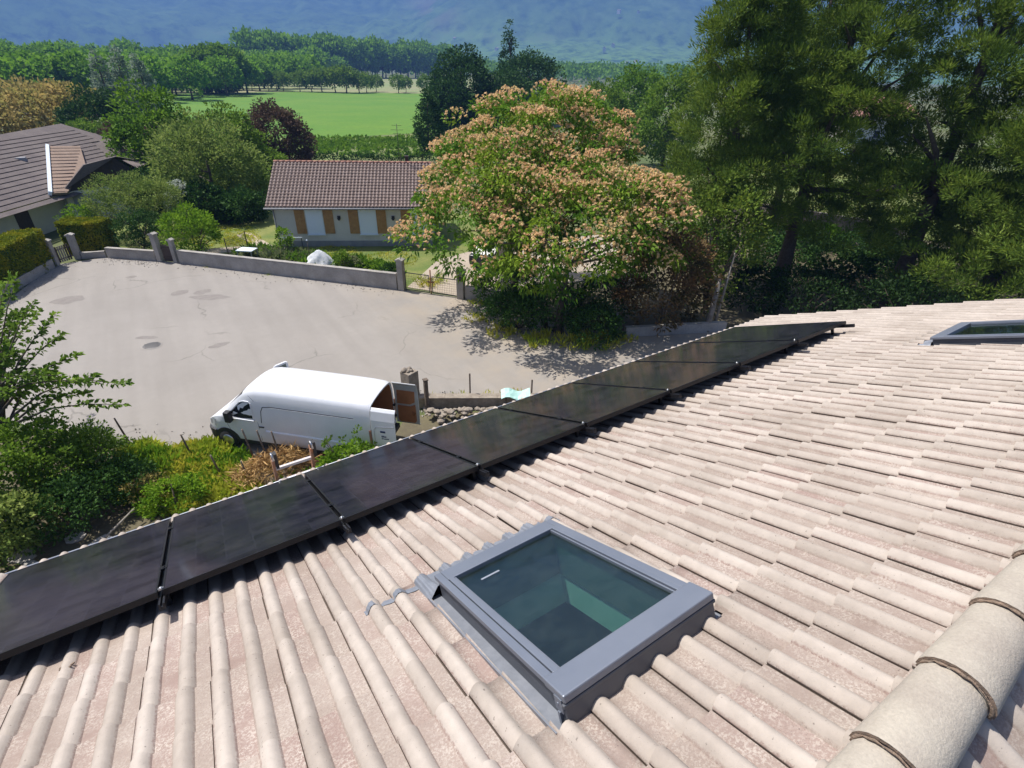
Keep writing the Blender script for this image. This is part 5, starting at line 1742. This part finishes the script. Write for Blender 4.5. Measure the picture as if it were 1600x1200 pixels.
# dark shrubs at their feet
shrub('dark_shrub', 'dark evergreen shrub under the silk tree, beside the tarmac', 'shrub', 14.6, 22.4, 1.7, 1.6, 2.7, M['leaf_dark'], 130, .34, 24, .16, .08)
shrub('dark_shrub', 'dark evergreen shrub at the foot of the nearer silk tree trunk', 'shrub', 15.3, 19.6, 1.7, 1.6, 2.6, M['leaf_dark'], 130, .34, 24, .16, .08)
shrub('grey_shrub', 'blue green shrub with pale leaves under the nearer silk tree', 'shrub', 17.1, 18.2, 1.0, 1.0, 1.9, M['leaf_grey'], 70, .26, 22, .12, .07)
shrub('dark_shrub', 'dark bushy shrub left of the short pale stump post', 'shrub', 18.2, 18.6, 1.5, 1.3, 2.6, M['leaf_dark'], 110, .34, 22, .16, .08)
def tufts(name, pts, n, hgt, wid, m, label=None, per=9, lean=.5):
    """ground cover: many upright blades scattered over given discs (x,y,r,h)"""
    Vs, Fs, off = [], [], 0
    pts = np.array(pts, float)
    w = pts[:, 2] ** 2; w /= w.sum()
    k = rng.choice(len(pts), n, p=w)
    a = rng.uniform(0, 6.283, n); rr = np.sqrt(rng.random(n)) * pts[k, 2]
    base = np.stack([pts[k, 0] + np.cos(a) * rr, pts[k, 1] + np.sin(a) * rr, np.full(n, -.02)], 1)
    hh = pts[k, 3]
    B = np.repeat(base, per, 0) + rng.normal(size=(n * per, 3)) * np.array([.08, .08, 0])
    H = np.repeat(hh, per) * hgt
    D = rng.normal(size=(n * per, 3)) * lean + np.array([0, 0, 1.])
    B[:, 2] += rng.random(n * per) * H * .35
    V, F = leaf_quads(B, D, H * .8, wid, .2)
    o = stuff(link(name, np_mesh(name, V, F, m)))
    return o
tufts('verge_grass', [(13.2, 20.6, 1.0, .5), (14.2, 18.6, .9, .6), (15.6, 17.4, .9, .8), (16.8, 16.7, .8, .7), (12.9, 22.6, .7, .4), (14.0, 24.4, .5, .4), (18.2, 16.5, .5, .4)], 170, .7, .06, M['grass_y'])
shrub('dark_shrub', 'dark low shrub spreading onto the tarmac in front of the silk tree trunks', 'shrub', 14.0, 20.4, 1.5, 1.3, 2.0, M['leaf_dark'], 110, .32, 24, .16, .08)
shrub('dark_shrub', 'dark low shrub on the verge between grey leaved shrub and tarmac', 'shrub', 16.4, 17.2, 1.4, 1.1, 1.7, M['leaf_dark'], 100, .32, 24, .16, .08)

# ---- pines on the right
def pine(label, x, y, h, r, trunk_r, lean=(0, 0), n_cl=230, low_z=.33, per=78):
    n_cl = int(n_cl * 2.3); low_z -= .11
    lobes = []
    nl = 24
    for k in range(nl):
        f = k / (nl - 1)
        z = h * (low_z + (1.0 - low_z) * f)
        rr = r * (1.0 - .55 * f) * random.uniform(.75, 1.1)
        a = k * 2.4 + random.uniform(-.4, .4)
        lobes.append((lean[0] * f + math.cos(a) * rr * .62, lean[1] * f + math.sin(a) * rr * .62, z + random.uniform(-.4, .4), rr * .60, rr * .60, h * .06))
    t = thing('pine_tree', label, 'tree', (x, y, -.03))
    C, O = lobe_clumps(lobes, n_cl, .6, -.7)
    V, F = clump_leaves(C, O, .55, per, .25, .048, flat=.65, up=.7, spread=.8, fold=.1, droop=0)
    V2, F2 = clump_leaves(C, O, .52, per, .22, .052, flat=.65, up=.8, spread=1.1, fold=.1, droop=0)
    cm = np_mesh('crown', np.concatenate([V, V2]), np.concatenate([F, F2 + len(V)]), M['needle'])
    idx = rng.choice(len(C), 16, replace=False)
    link('trunk', limb_mesh('trunk', (0, 0, 0), (lean[0], lean[1], h * .93), trunk_r, trunk_r * .25, [tuple(C[i]) for i in idx], M['bark'], bend=.06), t)
    link('crown', cm, t)
    return t
pine('tall pine with a leaning trunk, in front of the bank wall', 31.0, 16.8, 19, 5.2, .42, (1.6, .6), 290, .45)
pine('tall pine at the right edge whose crown fills the top right corner', 35.0, 12.0, 20, 5.6, .45, (0, .5), 320, .30)
pine('slender pine nearest the silk trees, its crown against the mountain', 28.0, 19.8, 16.5, 3.9, .26, (-.4, .6), 240, .38)
pine('pine standing behind the others, beyond the grassy bank', 44.0, 26.0, 19, 5.0, .4, (0, 0), 230)
pine('pine farthest right, mostly outside the photo', 34.0, 6.0, 19, 5.4, .42, (0, 0), 230, .28)
pine('pine low in the shade right of the leaning trunk', 38.5, 9.0, 15, 4.6, .36, (0, 0), 220, .22)
shrub('young_oak', 'bushy olive green young tree between the silk trees and the pines', 'tree', 24.8, 17.2, 2.1, 2.1, 7.2, M['needle'], 200, .5, 26, .22, .12)
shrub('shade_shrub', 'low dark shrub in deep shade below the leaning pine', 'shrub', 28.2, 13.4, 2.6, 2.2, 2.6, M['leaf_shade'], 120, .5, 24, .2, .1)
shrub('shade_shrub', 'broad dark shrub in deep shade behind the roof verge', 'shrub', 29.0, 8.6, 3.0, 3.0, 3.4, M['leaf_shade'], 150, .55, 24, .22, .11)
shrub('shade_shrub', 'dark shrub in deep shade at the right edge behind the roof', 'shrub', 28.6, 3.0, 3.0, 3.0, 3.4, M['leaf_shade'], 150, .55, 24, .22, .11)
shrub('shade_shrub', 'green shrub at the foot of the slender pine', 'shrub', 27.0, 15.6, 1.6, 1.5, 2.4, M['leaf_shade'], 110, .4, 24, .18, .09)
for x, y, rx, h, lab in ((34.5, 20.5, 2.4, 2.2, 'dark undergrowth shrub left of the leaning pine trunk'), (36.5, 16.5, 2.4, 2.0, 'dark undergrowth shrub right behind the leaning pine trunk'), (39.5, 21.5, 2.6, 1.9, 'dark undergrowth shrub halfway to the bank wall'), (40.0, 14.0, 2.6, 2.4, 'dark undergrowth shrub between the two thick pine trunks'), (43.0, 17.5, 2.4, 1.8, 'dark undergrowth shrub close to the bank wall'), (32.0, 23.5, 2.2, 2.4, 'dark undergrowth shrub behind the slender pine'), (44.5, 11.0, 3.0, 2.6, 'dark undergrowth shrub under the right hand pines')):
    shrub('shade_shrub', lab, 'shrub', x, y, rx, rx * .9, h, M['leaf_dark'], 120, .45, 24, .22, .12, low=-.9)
shrub('lit_shrub', 'sunlit yellow green shrub before the dark bank wall', 'shrub', 43.5, 21.5, 1.8, 1.6, 1.5, M['leaf_lime'], 80, .4, 20, .22, .12)
shrub('lit_shrub', 'sunlit green shrub on the grass beyond the bank wall', 'shrub', 58.0, 27.5, 2.4, 2.2, 2.4, M['leaf_mid'], 90, .5, 20, .26, .14)
shrub('lit_shrub', 'rounded green shrub before the distant villa', 'shrub', 80.0, 33.0, 3.2, 3.0, 3.6, M['leaf_mid'], 90, .7, 18, .4, .22)

# ---- middle distance
def simple_tree(name, label, x, y, h, r, m, n_cl=150, per=22, L=.3, Wd=.16, r0=None, squash=.42, cz=.58, rc=None, group=None, **kw):
    n_cl = int(n_cl * 1.5); cz -= .10; squash *= 1.12
    lobes = [(0, 0, h * cz, r * .8, r * .8, h * squash)]
    for k in range(6):
        a = 2 * math.pi * k / 6 + random.random()
        lobes.append((math.cos(a) * r * .5, math.sin(a) * r * .5, h * random.uniform(cz - .15, cz + .18), r * .52, r * .52, h * squash * .55))
    return tree(name, label, x, y, h, lobes, m, n_cl, rc or r * .20, int(per * 1.25), L, Wd * 1.2, r0 or h * .022, group=group, low=-.9, **kw)[0]
def column_tree(name, label, x, y, h, r, m, n_cl=110, per=22, L=.26, Wd=.12, **kw):
    lobes = [(0, 0, h * f, r * w, r * w, h * .17) for f, w in ((.16, .75), (.32, .95), (.5, 1.0), (.68, .8), (.84, .5), (.95, .26))]
    return tree(name, label, x, y, h, lobes, m, int(n_cl * 1.5), r * .34, per, L, Wd * 1.3, h * .018, top=(0, 0, h * .9), limbs=6, low=-.9, **kw)[0]
simple_tree('dark_tree', 'tall dark evergreen at the right end of the bright field, the left of the clump', 59.0, 108.0, 15.5, 6.6, M['leaf_dark'], 260, 24, .5, .28)
simple_tree('dark_tree', 'tall dark evergreen in the clump, right beside the pointed spruce', 80.0, 114.0, 15.5, 7.4, M['leaf_dark'], 230, 24, .55, .3)
simple_tree('dark_tree', 'lower dark evergreen filling the foot of the clump above the silk tree', 67.0, 104.0, 10.5, 7.5, M['leaf_dark'], 230, 24, .5, .28, squash=.5)
column_tree('pointed_spruce', 'slim pointed dark spruce rising out of the dark clump', 80.5, 124.0, 18.5, 2.6, M['leaf_dark'], 120, 22, .5, .2)
column_tree('column_cypress', 'dark columnar evergreen standing alone behind the bungalow roof', 37.9, 80.0, 7.8, 2.1, M['leaf_dark'], 130, 26, .3, .16)
simple_tree('dark_tree', 'dark evergreen at the left foot of the clump, over the field corner', 54.0, 104.0, 9.0, 5.0, M['leaf_dark'], 200, 24, .5, .28, squash=.5)
simple_tree('fresh_tree', 'fresh light green tree showing above the silk tree blossom', 78.0, 78.0, 13.0, 5.0, M['leaf_light'], 200, 24, .45, .26)
simple_tree('mid_tree', 'green tree between the fresh light tree and the pines', 62.0, 55.0, 12.5, 4.6, M['leaf_mid'], 200, 24, .4, .22)
simple_tree('mid_tree', 'dull green tree behind the silk tree, left of the fresh one', 64.0, 72.0, 10.5, 4.4, M['leaf_mid'], 180, 22, .4, .22)
simple_tree('round_tree', 'large round pale green tree at the corner of the field', 36.0, 268.0, 16.5, 11.0, M['leaf_light'], 260, 18, 1.1, .7, squash=.46)
simple_tree('yellow_tree', 'spreading tree in yellow ochre bloom behind the left house', -11.0, 112.0, 9.0, 8.2, M['leaf_yellow'], 210, 22, .6, .32, squash=.34)
simple_tree('dark_round_tree', 'dark green round tree right of the yellow blooming tree', -3.0, 101.0, 7.6, 4.6, M['leaf_dark'], 190, 24, .4, .22, squash=.5)
for dx, dy, h, lab in ((-1.2, 116, 11.0, 'leftmost silvery blue columnar tree of the trio behind the left house'), (1.6, 118, 11.6, 'middle silvery blue columnar tree of the trio behind the left house'), (4.2, 121, 11.0, 'rightmost silvery blue columnar tree of the trio behind the left house')):
    column_tree('silver_column', lab, dx, dy, h, 1.9, M['leaf_silver'], 110, 22, .4, .18)
simple_tree('plum_bush', 'dull purple grey tree between the left house and the green trees', -.6, 80.0, 5.6, 2.8, M['leaf_purple'], 130, 20, .3, .16)
simple_tree('leafy_tree', 'bright leafy tree right of the left house gable', 2.0, 66.0, 9.2, 4.0, M['leaf_light'], 230, 26, .34, .19, squash=.48)
simple_tree('leafy_tree', 'dusty green spreading tree left of the bungalow', 5.0, 55.0, 7.6, 4.3, M['leaf_olive'], 280, 28, .26, .12, squash=.46)
simple_tree('leafy_tree', 'dark green tree behind the dusty one, left of the purple tree', 8.0, 64.0, 7.4, 3.6, M['leaf_mid'], 200, 24, .3, .17, squash=.48)
simple_tree('purple_tree', 'dark purple leaved tree behind the bungalow ridge', 14.3, 71.0, 7.4, 3.7, M['leaf_purple'], 230, 26, .28, .16, squash=.48)
shrub('olive_shrub', 'big grey green bushy shrub in front of the left house', 'shrub', -.9, 48.8, 2.9, 2.4, 4.3, M['leaf_olive'], 330, .42, 30, .19, .07, spread=.8)
shrub('white_shrub', 'small shrub covered in white flowers beside the grey green shrub', 'shrub', 2.0, 50.0, 1.1, 1.0, 3.4, M['flower_white'], 90, .24, 20, .14, .08)
shrub('lime_shrub', 'bright lime green rounded shrub behind the slim pillar', 'shrub', 1.75, 42.0, 1.65, 1.5, 3.1, M['leaf_lime'], 190, .32, 26, .20, .08, up=.8)
shrub('dark_hedge_shrub', 'dark evergreen shrub in the gap between the grey green shrub and the wicket', 'shrub', -1.2, 45.2, 1.6, 1.3, 2.6, M['leaf_dark'], 130, .34, 24, .15, .08)
shrub('yellow_shrub', 'small yellow green shrub between block hedge and grey green shrub', 'shrub', -4.6, 48.4, 1.1, .9, 2.6, M['leaf_lime'], 80, .28, 22, .14, .08)

def hedge(label, a, b, w, h, n, m=None, z=0):
    a, b = Vector((*a, z)), Vector((*b, z)); d = b - a; L = d.length
    t = thing('clipped_hedge', label, 'hedge', a, math.atan2(d.y, d.x))
    mb = MB(); mb.box((.12, -w / 2 + .12, 0), (L - .12, w / 2 - .12, h - .12)); part('branches', mb, M['leaf_dark'], t)
    area = np.array([L * w, L * h, L * h, w * h, w * h]); k = rng.choice(5, n, p=area / area.sum())
    r1_, r2_ = rng.random(n), rng.random(n)
    P = np.zeros((n, 3)); Nr = np.zeros((n, 3))
    P[:, 0] = r1_ * L; P[:, 1] = (r2_ - .5) * w; P[:, 2] = h
    s = k == 1; P[s, 1] = -w / 2; P[s, 2] = r2_[s] * h
    s = k == 2; P[s, 1] = w / 2; P[s, 2] = r2_[s] * h
    s = k == 3; P[s, 0] = 0; P[s, 2] = r1_[s] * h
    s = k == 4; P[s, 0] = L; P[s, 2] = r1_[s] * h
    Nr[k == 0, 2] = 1; Nr[k == 1, 1] = -1; Nr[k == 2, 1] = 1; Nr[k == 3, 0] = -1; Nr[k == 4, 0] = 1
    wob = (vnoise(P[:, 0] * 1.5 + 3, P[:, 1] * 1.5 + P[:, 2] + 5, 6) - .5) * .22
    P += Nr * (wob[:, None] - .06)
    V, F = leaf_quads(P, Nr * .6 + rng.normal(size=(n, 3)) * .9, .12, .085, .25)
    link('foliage', np_mesh('foliage', V, F, m or M['hedge']), t)
    return t
hedge('long clipped hedge with a yellow green top at the left edge', (-10.4, 35.0), (-6.75, 43.4), 1.5, 2.35, 24000)
hedge('small clipped block hedge right of the slatted gate', (-5.3, 46.4), (-3.0, 45.2), 1.5, 2.1, 11000)

# vegetable bed: rows of leafy plants (nobody could count them) and single staked plants
bed = []
for k in range(60):
    f, g = random.random(), random.random()
    p = Vector((3.9, 39.9)).lerp(Vector((11.4, 30.4)), f) + Vector((.75, .65)) * (.3 + g * 1.8)
    bed.append((p.x, p.y, .34, random.uniform(.35, .8)))
tufts('vegetable_plants', bed, 560, .8, .15, M['leaf_light'], per=12, lean=.8)
tufts('potato_plants', [(5.0, 39.4, .8, .6), (6.2, 38.2, .9, .7), (7.3, 37.4, .9, .6), (6.9, 36.6, .6, .5)], 260, .9, .16, M['leaf_grey'], per=12, lean=.9)
for x, y, h, m, lab in ((7.0, 38.6, 2.0, 'leaf_lime', 'tall staked bean plant in the vegetable bed by the bungalow rail'), (9.3, 33.6, 1.3, 'leaf_mid', 'dark bushy vegetable plant in the middle of the bed'), (10.9, 29.8, 1.2, 'leaf_dark', 'dark green clump against the tall pillar of the garden wall'), (9.9, 33.6, .8, 'leaf_grey', 'silver grey cabbage clump near the end of the vegetable bed')):
    shrub('garden_plant', lab, 'plant', x, y, .5, .5, h, M[m], 40, .18, 18, .16, .08, stems=3)
tufts('lawn_tufts', [(3.5, 46, 3.0, .12), (9.5, 37, 2.2, .12), (12.5, 34, 2, .12), (13.2, 28.8, 1.0, .35), (4.8, 43.5, 1.4, .25)], 900, 1.0, .05, M['grass_y'])
tufts('crop_plants', [(18, 95, 12, .55), (34, 88, 12, .55), (30, 96, 10, .5), (48, 92, 12, .5), (60, 98, 9, .5), (10, 108, 9, .4)], 2600, 1.0, .34, M['leaf_light'], per=6, lean=.9)
for x, y, rx, h, m, lab in ((3.4, 50.5, 1.9, 3.0, 'leaf_dark', 'dark shrub in shade right of the small white flowered shrub'), (6.2, 49.5, 1.9, 2.6, 'leaf_dark', 'dark shrub in shade near the left gable of the bungalow'), (.6, 56.0, 2.4, 3.6, 'leaf_dark', 'dark shrub between the left house gable and the dusty tree'), (7.5, 56.5, 2.6, 4.0, 'leaf_mid', 'green shrub behind the bungalow left corner'), (3.2, 60.0, 2.6, 4.2, 'leaf_olive', 'dull green shrub below the bright leafy tree'), (11.5, 66.0, 2.6, 3.6, 'leaf_mid', 'green shrub behind the bungalow below the purple tree'), (-1.5, 71.0, 2.6, 3.8, 'leaf_dark', 'dark shrub behind the ridge end of the left house'), (8.5, 74.0, 3.0, 4.2, 'leaf_mid', 'green shrub at the field corner left of the purple tree'), (3.0, 82.0, 3.6, 5.2, 'leaf_olive', 'dusty green shrub behind the bright leafy tree at the field edge'), (-4.0, 92.0, 3.6, 5.0, 'leaf_mid', 'green shrub below the silvery trio behind the left house')):
    shrub('garden_shrub', lab, 'shrub', x, y, rx, rx * .9, h, M[m], 170, .5, 26, .26, .15, low=-.9)
# dark fence behind the bungalow
t = thing('boundary_hedge', 'low dark hedge line at the near edge of the crop field behind the bungalow', 'hedge', (20, 75, 0))
C = np.stack([np.linspace(-9, 26, 240), np.linspace(5.5, -9.5, 240), rng.uniform(.3, 1.3, 240)], 1)
V, F = clump_leaves(C, np.tile([0, 0, 1.], (240, 1)), .5, 16, .3, .16)
link('foliage', np_mesh('foliage', V, F, M['leaf_dark']), t)
mb = MB()
for k in range(14):
    f = k / 13; mb.bar((-9 + 35 * f, 5.5 - 15 * f, 0), (-9 + 35 * f, 5.5 - 15 * f, 1.2), .08)
part('post', mb, M['wood_post'], t) if False else link('stem', mb.mesh('stem', M['bark']), t)

# ================================================================== NEAR GARDEN, BOTTOM LEFT
# fruit tree with long whippy leafy shoots
def spray_tree(label, x, y, tips, m, r0):
    t = thing('fruit_tree', label, 'tree', (x, y, -.02))
    mb = MB(); Ps, Ds = [], []
    mb.tube([(0, 0, 0), (.1, .05, 1.2), (.15, .1, 2.4), (.1, .2, 3.4)], [r0 * 1.3, r0, r0 * .85, r0 * .6], 8)
    for tp in tips:
        tp = Vector(tp) - Vector((x, y, 0)); s = Vector((.12, .1, random.uniform(1.8, 3.2)))
        m1 = s.lerp(tp, .45) + Vector((0, 0, .35))
        pts = [s, s.lerp(m1, .6), m1, m1.lerp(tp, .5) + Vector((0, 0, .08)), tp]
        mb.tube(pts, [.05, .035, .025, .015, .005], 6)
        # leaves all along the shoot, denser on short side twigs
        for i in range(105):
            f = .25 + .75 * random.random() ** .8
            g = f * 4; k = min(3, int(g)); p = pts[k].lerp(pts[k + 1], g - k)
            d = (pts[min(4, k + 1)] - pts[k]).normalized()
            r = Vector((random.gauss(0, 1), random.gauss(0, 1), random.gauss(.2, .7))).normalized()
            sp = .22 * (1.1 - f)
            Ps.append(tuple(p + r * (sp + .02) * random.random())); Ds.append(tuple(d * .6 + r * .8))
    V, F = leaf_quads(np.array(Ps), np.array(Ds), .17, .10, .2, .15)
    link('trunk', mb.mesh('trunk', M['bark']), t)
    link('crown', np_mesh('crown', V, F, m), t)
    return t
tips = [(-2.0, 17.6, 3.1), (-2.2, 16.6, 3.0), (-3.0, 18.6, 3.9), (-3.3, 19.6, 4.3), (-3.9, 21.4, 4.5), (-4.3, 20.5, 4.9), (-5.0, 23.6, 4.9), (-5.2, 24.4, 4.4), (-5.0, 22.2, 5.4), (-2.8, 17.2, 3.6), (-3.4, 17.4, 3.9), (-4.2, 18.4, 4.4), (-5.6, 22.6, 5.6), (-4.8, 19.4, 5.0), (-5.6, 21, 4.6), (-3.8, 19, 3.4), (-4.6, 17.6, 3.6), (-6.2, 20, 5.0), (-2.6, 18.0, 3.4), (-3.0, 17.8, 3.0), (-5.4, 24.0, 5.2), (-4.6, 22.6, 4.2), (-3.9, 20.5, 5.9), (-4.2, 21.5, 5.7), (-4.4, 19.5, 6.2), (-3.6, 19.6, 5.4), (-4.0, 20.0, 5.0), (-3.2, 19.3, 5.0)]
spray_tree('fruit tree with long leafy shoots reaching over the yard at the left edge', -5.6, 18.6, tips, M['leaf_mid'], .11)
shrub('garden_shrub', 'large rounded leafy shrub under the fruit tree at the left edge', 'shrub', -5.3, 17.3, 1.7, 1.5, 2.8, M['leaf_mid'], 260, .30, 34, .125, .08)
shrub('garden_shrub', 'leafy green shrub at the bottom left above the stones', 'shrub', -5.9, 15.4, 1.4, 1.2, 2.3, M['leaf_olive'], 220, .28, 30, .12, .075)
shrub('garden_shrub', 'loose shrub right of the large one, against the fence posts', 'shrub', -3.9, 17.9, 1.3, 1.1, 1.8, M['leaf_mid'], 190, .28, 26, .11, .06)
shrub('garden_shrub', 'low dark shrub on shaded soil between the large shrub and the weeds', 'shrub', -3.3, 16.4, 1.2, 1.0, 1.3, M['leaf_dark'], 120, .26, 24, .11, .065)
shrub('garden_shrub', 'dark leafy shrub leaning over the flat pale stones', 'shrub', -4.3, 15.6, 1.1, .9, 1.6, M['leaf_dark'], 110, .26, 24, .11, .065)
shrub('orange_shrub', 'small shrub with orange yellow tips among the weeds', 'shrub', -2.3, 15.7, .55, .5, 1.0, M['leaf_yellow'], 36, .16, 16, .09, .05, stems=4)
shrub('green_shrub', 'fresh green shrub among the weeds close to the panels', 'shrub', -1.75, 14.9, .75, .65, 1.2, M['leaf_lime'], 80, .18, 24, .09, .055)
shrub('lime_weeds', 'clump of yellow green leaves growing between van and panels', 'plant', 3.0, 13.3, 1.1, .7, 1.5, M['leaf_lime'], 90, .2, 22, .12, .08)
shrub('lime_weeds', 'leggy shoots with dark leaves in front of the van flank', 'plant', 3.0, 13.4, .8, .5, 2.3, M['leaf_mid'], 26, .14, 12, .12, .08, stems=9)
tufts('weeds', [(-1.0, 15.4, 1.2, .5), (-.4, 14.7, 1.0, .5), (-1.6, 17.0, 1.0, .55), (-.9, 17.2, .9, .5), (-2.6, 18.3, .7, .5), (.3, 14.2, .8, .4), (-2.2, 16.4, .8, .5)], 1300, .8, .085, M['grass_y'], per=12, lean=.9)
tufts('green_weeds', [(-1.5, 16.2, 1.4, .5), (-2.4, 17.4, .9, .6), (-.2, 16.4, .7, .4), (1.2, 13.6, 1.0, .5), (5.4, 12.4, 1.3, .5)], 700, .9, .11, M['leaf_lime'], per=10, lean=1.0)
tufts('edge_weeds', [(8.2, 15.9, .5, .2), (9.2, 15.4, .5, .2), (10.2, 14.8, .6, .25), (7.2, 16.5, .3, .25), (2.0, 33.2 + 5.2, .3, .1), (8.2, 31.6, .2, .15), (5.0, 35.0, .2, .12)], 130, 1.0, .03, M['grass_y'], per=6)
# heap of cut straw-coloured twigs
t = thing('brush_heap', 'heap of dry straw coloured twigs behind the ladder', 'brush heap', (1.05, 15.1, 0))
n = 2600
P = np.stack([rng.normal(0, .85, n), rng.normal(0, .42, n), np.zeros(n)], 1)
P[:, 2] = np.clip(.75 - (P[:, 0] / 1.5) ** 2 * .5 - (P[:, 1] / .8) ** 2 * .5, .02, 1) * rng.random(n) ** .5
D = rng.normal(size=(n, 3)) * np.array([1, 1, .55])
V, F = leaf_quads(P, D, .34, .035, .3)
stuff(link('twigs', np_mesh('twigs', V, F, M['straw']), t))
mb = MB(); mb.lathe([(.02, .5), (.6, .35), (1.1, .02)], 10); part('core', mb, M['soil'], t)
# stakes of the wire fence
for x, y, h, dx, lab in ((-2.85, 19.5, 1.05, -.12, 'leaning dark fence stake left, at the edge of the tarmac'), (-1.1, 17.4, 1.0, -.1, 'dark fence stake before the van bumper, wrapped in weeds'), (-.42, 15.75, 1.0, -.12, 'dark fence stake left of the brush heap'), (.62, 15.9, 1.5, -.12, 'first thin stake behind the brush heap, under the van'), (.98, 15.6, 1.5, -.1, 'second thin stake behind the brush heap, under the van'), (1.35, 15.3, 1.5, -.1, 'third thin stake behind the brush heap, under the van'), (.25, 15.1, .9, -.05, 'short brown stake in the brush heap')):
    t = thing('fence_stake', lab, 'stake', (x, y, 0), group='stakes along the near fence'); mb = MB(); mb.tube([(0, 0, 0), (dx * .5, 0, h * .5), (dx, .02, h)], [.035, .032, .028], 6); part('post', mb, M['wood_post'], t)
# flat pale stones on the ground, bottom left
t = thing('stone_paving', 'loose flat pale stones in dappled shade at the bottom left', 'paving', (-5.2, 14.3, 0))
for k in range(34):
    x, y = random.uniform(-1.3, 1.7), random.uniform(-1.6, .9)
    s = random.uniform(.16, .34); mb = MB(); nn = random.choice((5, 6, 7))
    ps = [(math.cos(2 * math.pi * q / nn) * s * random.uniform(.75, 1.1), math.sin(2 * math.pi * q / nn) * s * random.uniform(.6, .9)) for q in range(nn)]
    mb.prism(ps, (1, 0, 0), (0, 1, 0), (x, y, -.02), (0, 0, random.uniform(.05, .12))); part('stone', mb, M['stone_pale'] if 'stone_pale' in M else M['concrete'], t)
t = thing('old_pole', 'thin grey pole lying on the shaded ground near the first panel', 'pole', (-3.4, 14.6, .1)); mb = MB(); mb.tube([(-.6, -.5, 0), (.7, .5, .35)], .03, 6); part('shaft', mb, M['bark_pale'], t)

# ladder leaning on the eave
M['ladder'] = mat('ladder_orange', (.48, .20, .10), (.40, .25, .18), .6, 6)
M['rung'] = mat('ladder_rung', (.66, .60, .58), rough=.4, metal=.3)
LX0, LX1 = .37, .79
LT = 7.70
def lad(z):
    return 5.16 + (8.15 - z) * .27
t = thing('ladder', 'orange ladder with pale rungs whose top rises above the eave', 'ladder', ((LX0 + LX1) / 2, lad(0), 0))
oy = lad(0); ox = (LX0 + LX1) / 2
for x in (LX0, LX1):
    mb = MB(); mb.bar((x - ox, 0, 0), (x - ox, lad(LT) - oy, LT), .028, .07); part('stile', mb, M['ladder'], t)
    mb = MB()
    yy = lad(LT) - oy
    mb.tube([(x - ox, yy, LT - .03), (x - ox, yy - .02, LT + .09), (x - ox, yy - .09, LT + .12), (x - ox, yy - .12, LT + .05)], .014, 6)
    part('hook', mb, M['steel'], t)
    mb = MB(); mb.box((x - ox + .018, yy - .04, LT - .13), (x - ox + .05, yy + .03, LT + .07)); part('end_cap', mb, M['plastic'], t)
for k in range(31):
    z = 7.51 - k * .24
    mb = MB(); mb.bar((LX0 - ox + .014, lad(z) - oy, z), (LX1 - ox - .014, lad(z) - oy, z), .032); part('rung', mb, M['rung'], t)

# loose gravel gathered along the yard edges
n = 2600
e = [((11.0, 28.2), (.6, 39.9)), ((-3.2, 43.3), (-.6, 41.0)), ((8.6, 15.4), (6.4, 16.7)), ((13.6, 25.2), (14.6, 21.5)), ((12.6, 21.6), (16.5, 17.0)), ((-2.9, 19.7), (2.6, 14.6)), ((-6.2, 43.0), (-9.0, 35.5))]
P = []
for k in range(n):
    (a, b), (c, d) = random.choice(e); f = random.random()
    P.append((a + (c - a) * f + random.gauss(0, .45), b + (d - b) * f + random.gauss(0, .45), .004))
P = np.array(P)
D = np.stack([rng.normal(size=n), rng.normal(size=n), np.abs(rng.normal(size=n)) * .3], 1)
V, F = leaf_quads(P, D, .07, .06, .5)
stuff(link('gravel', np_mesh('gravel', V, F, M['concrete'])))
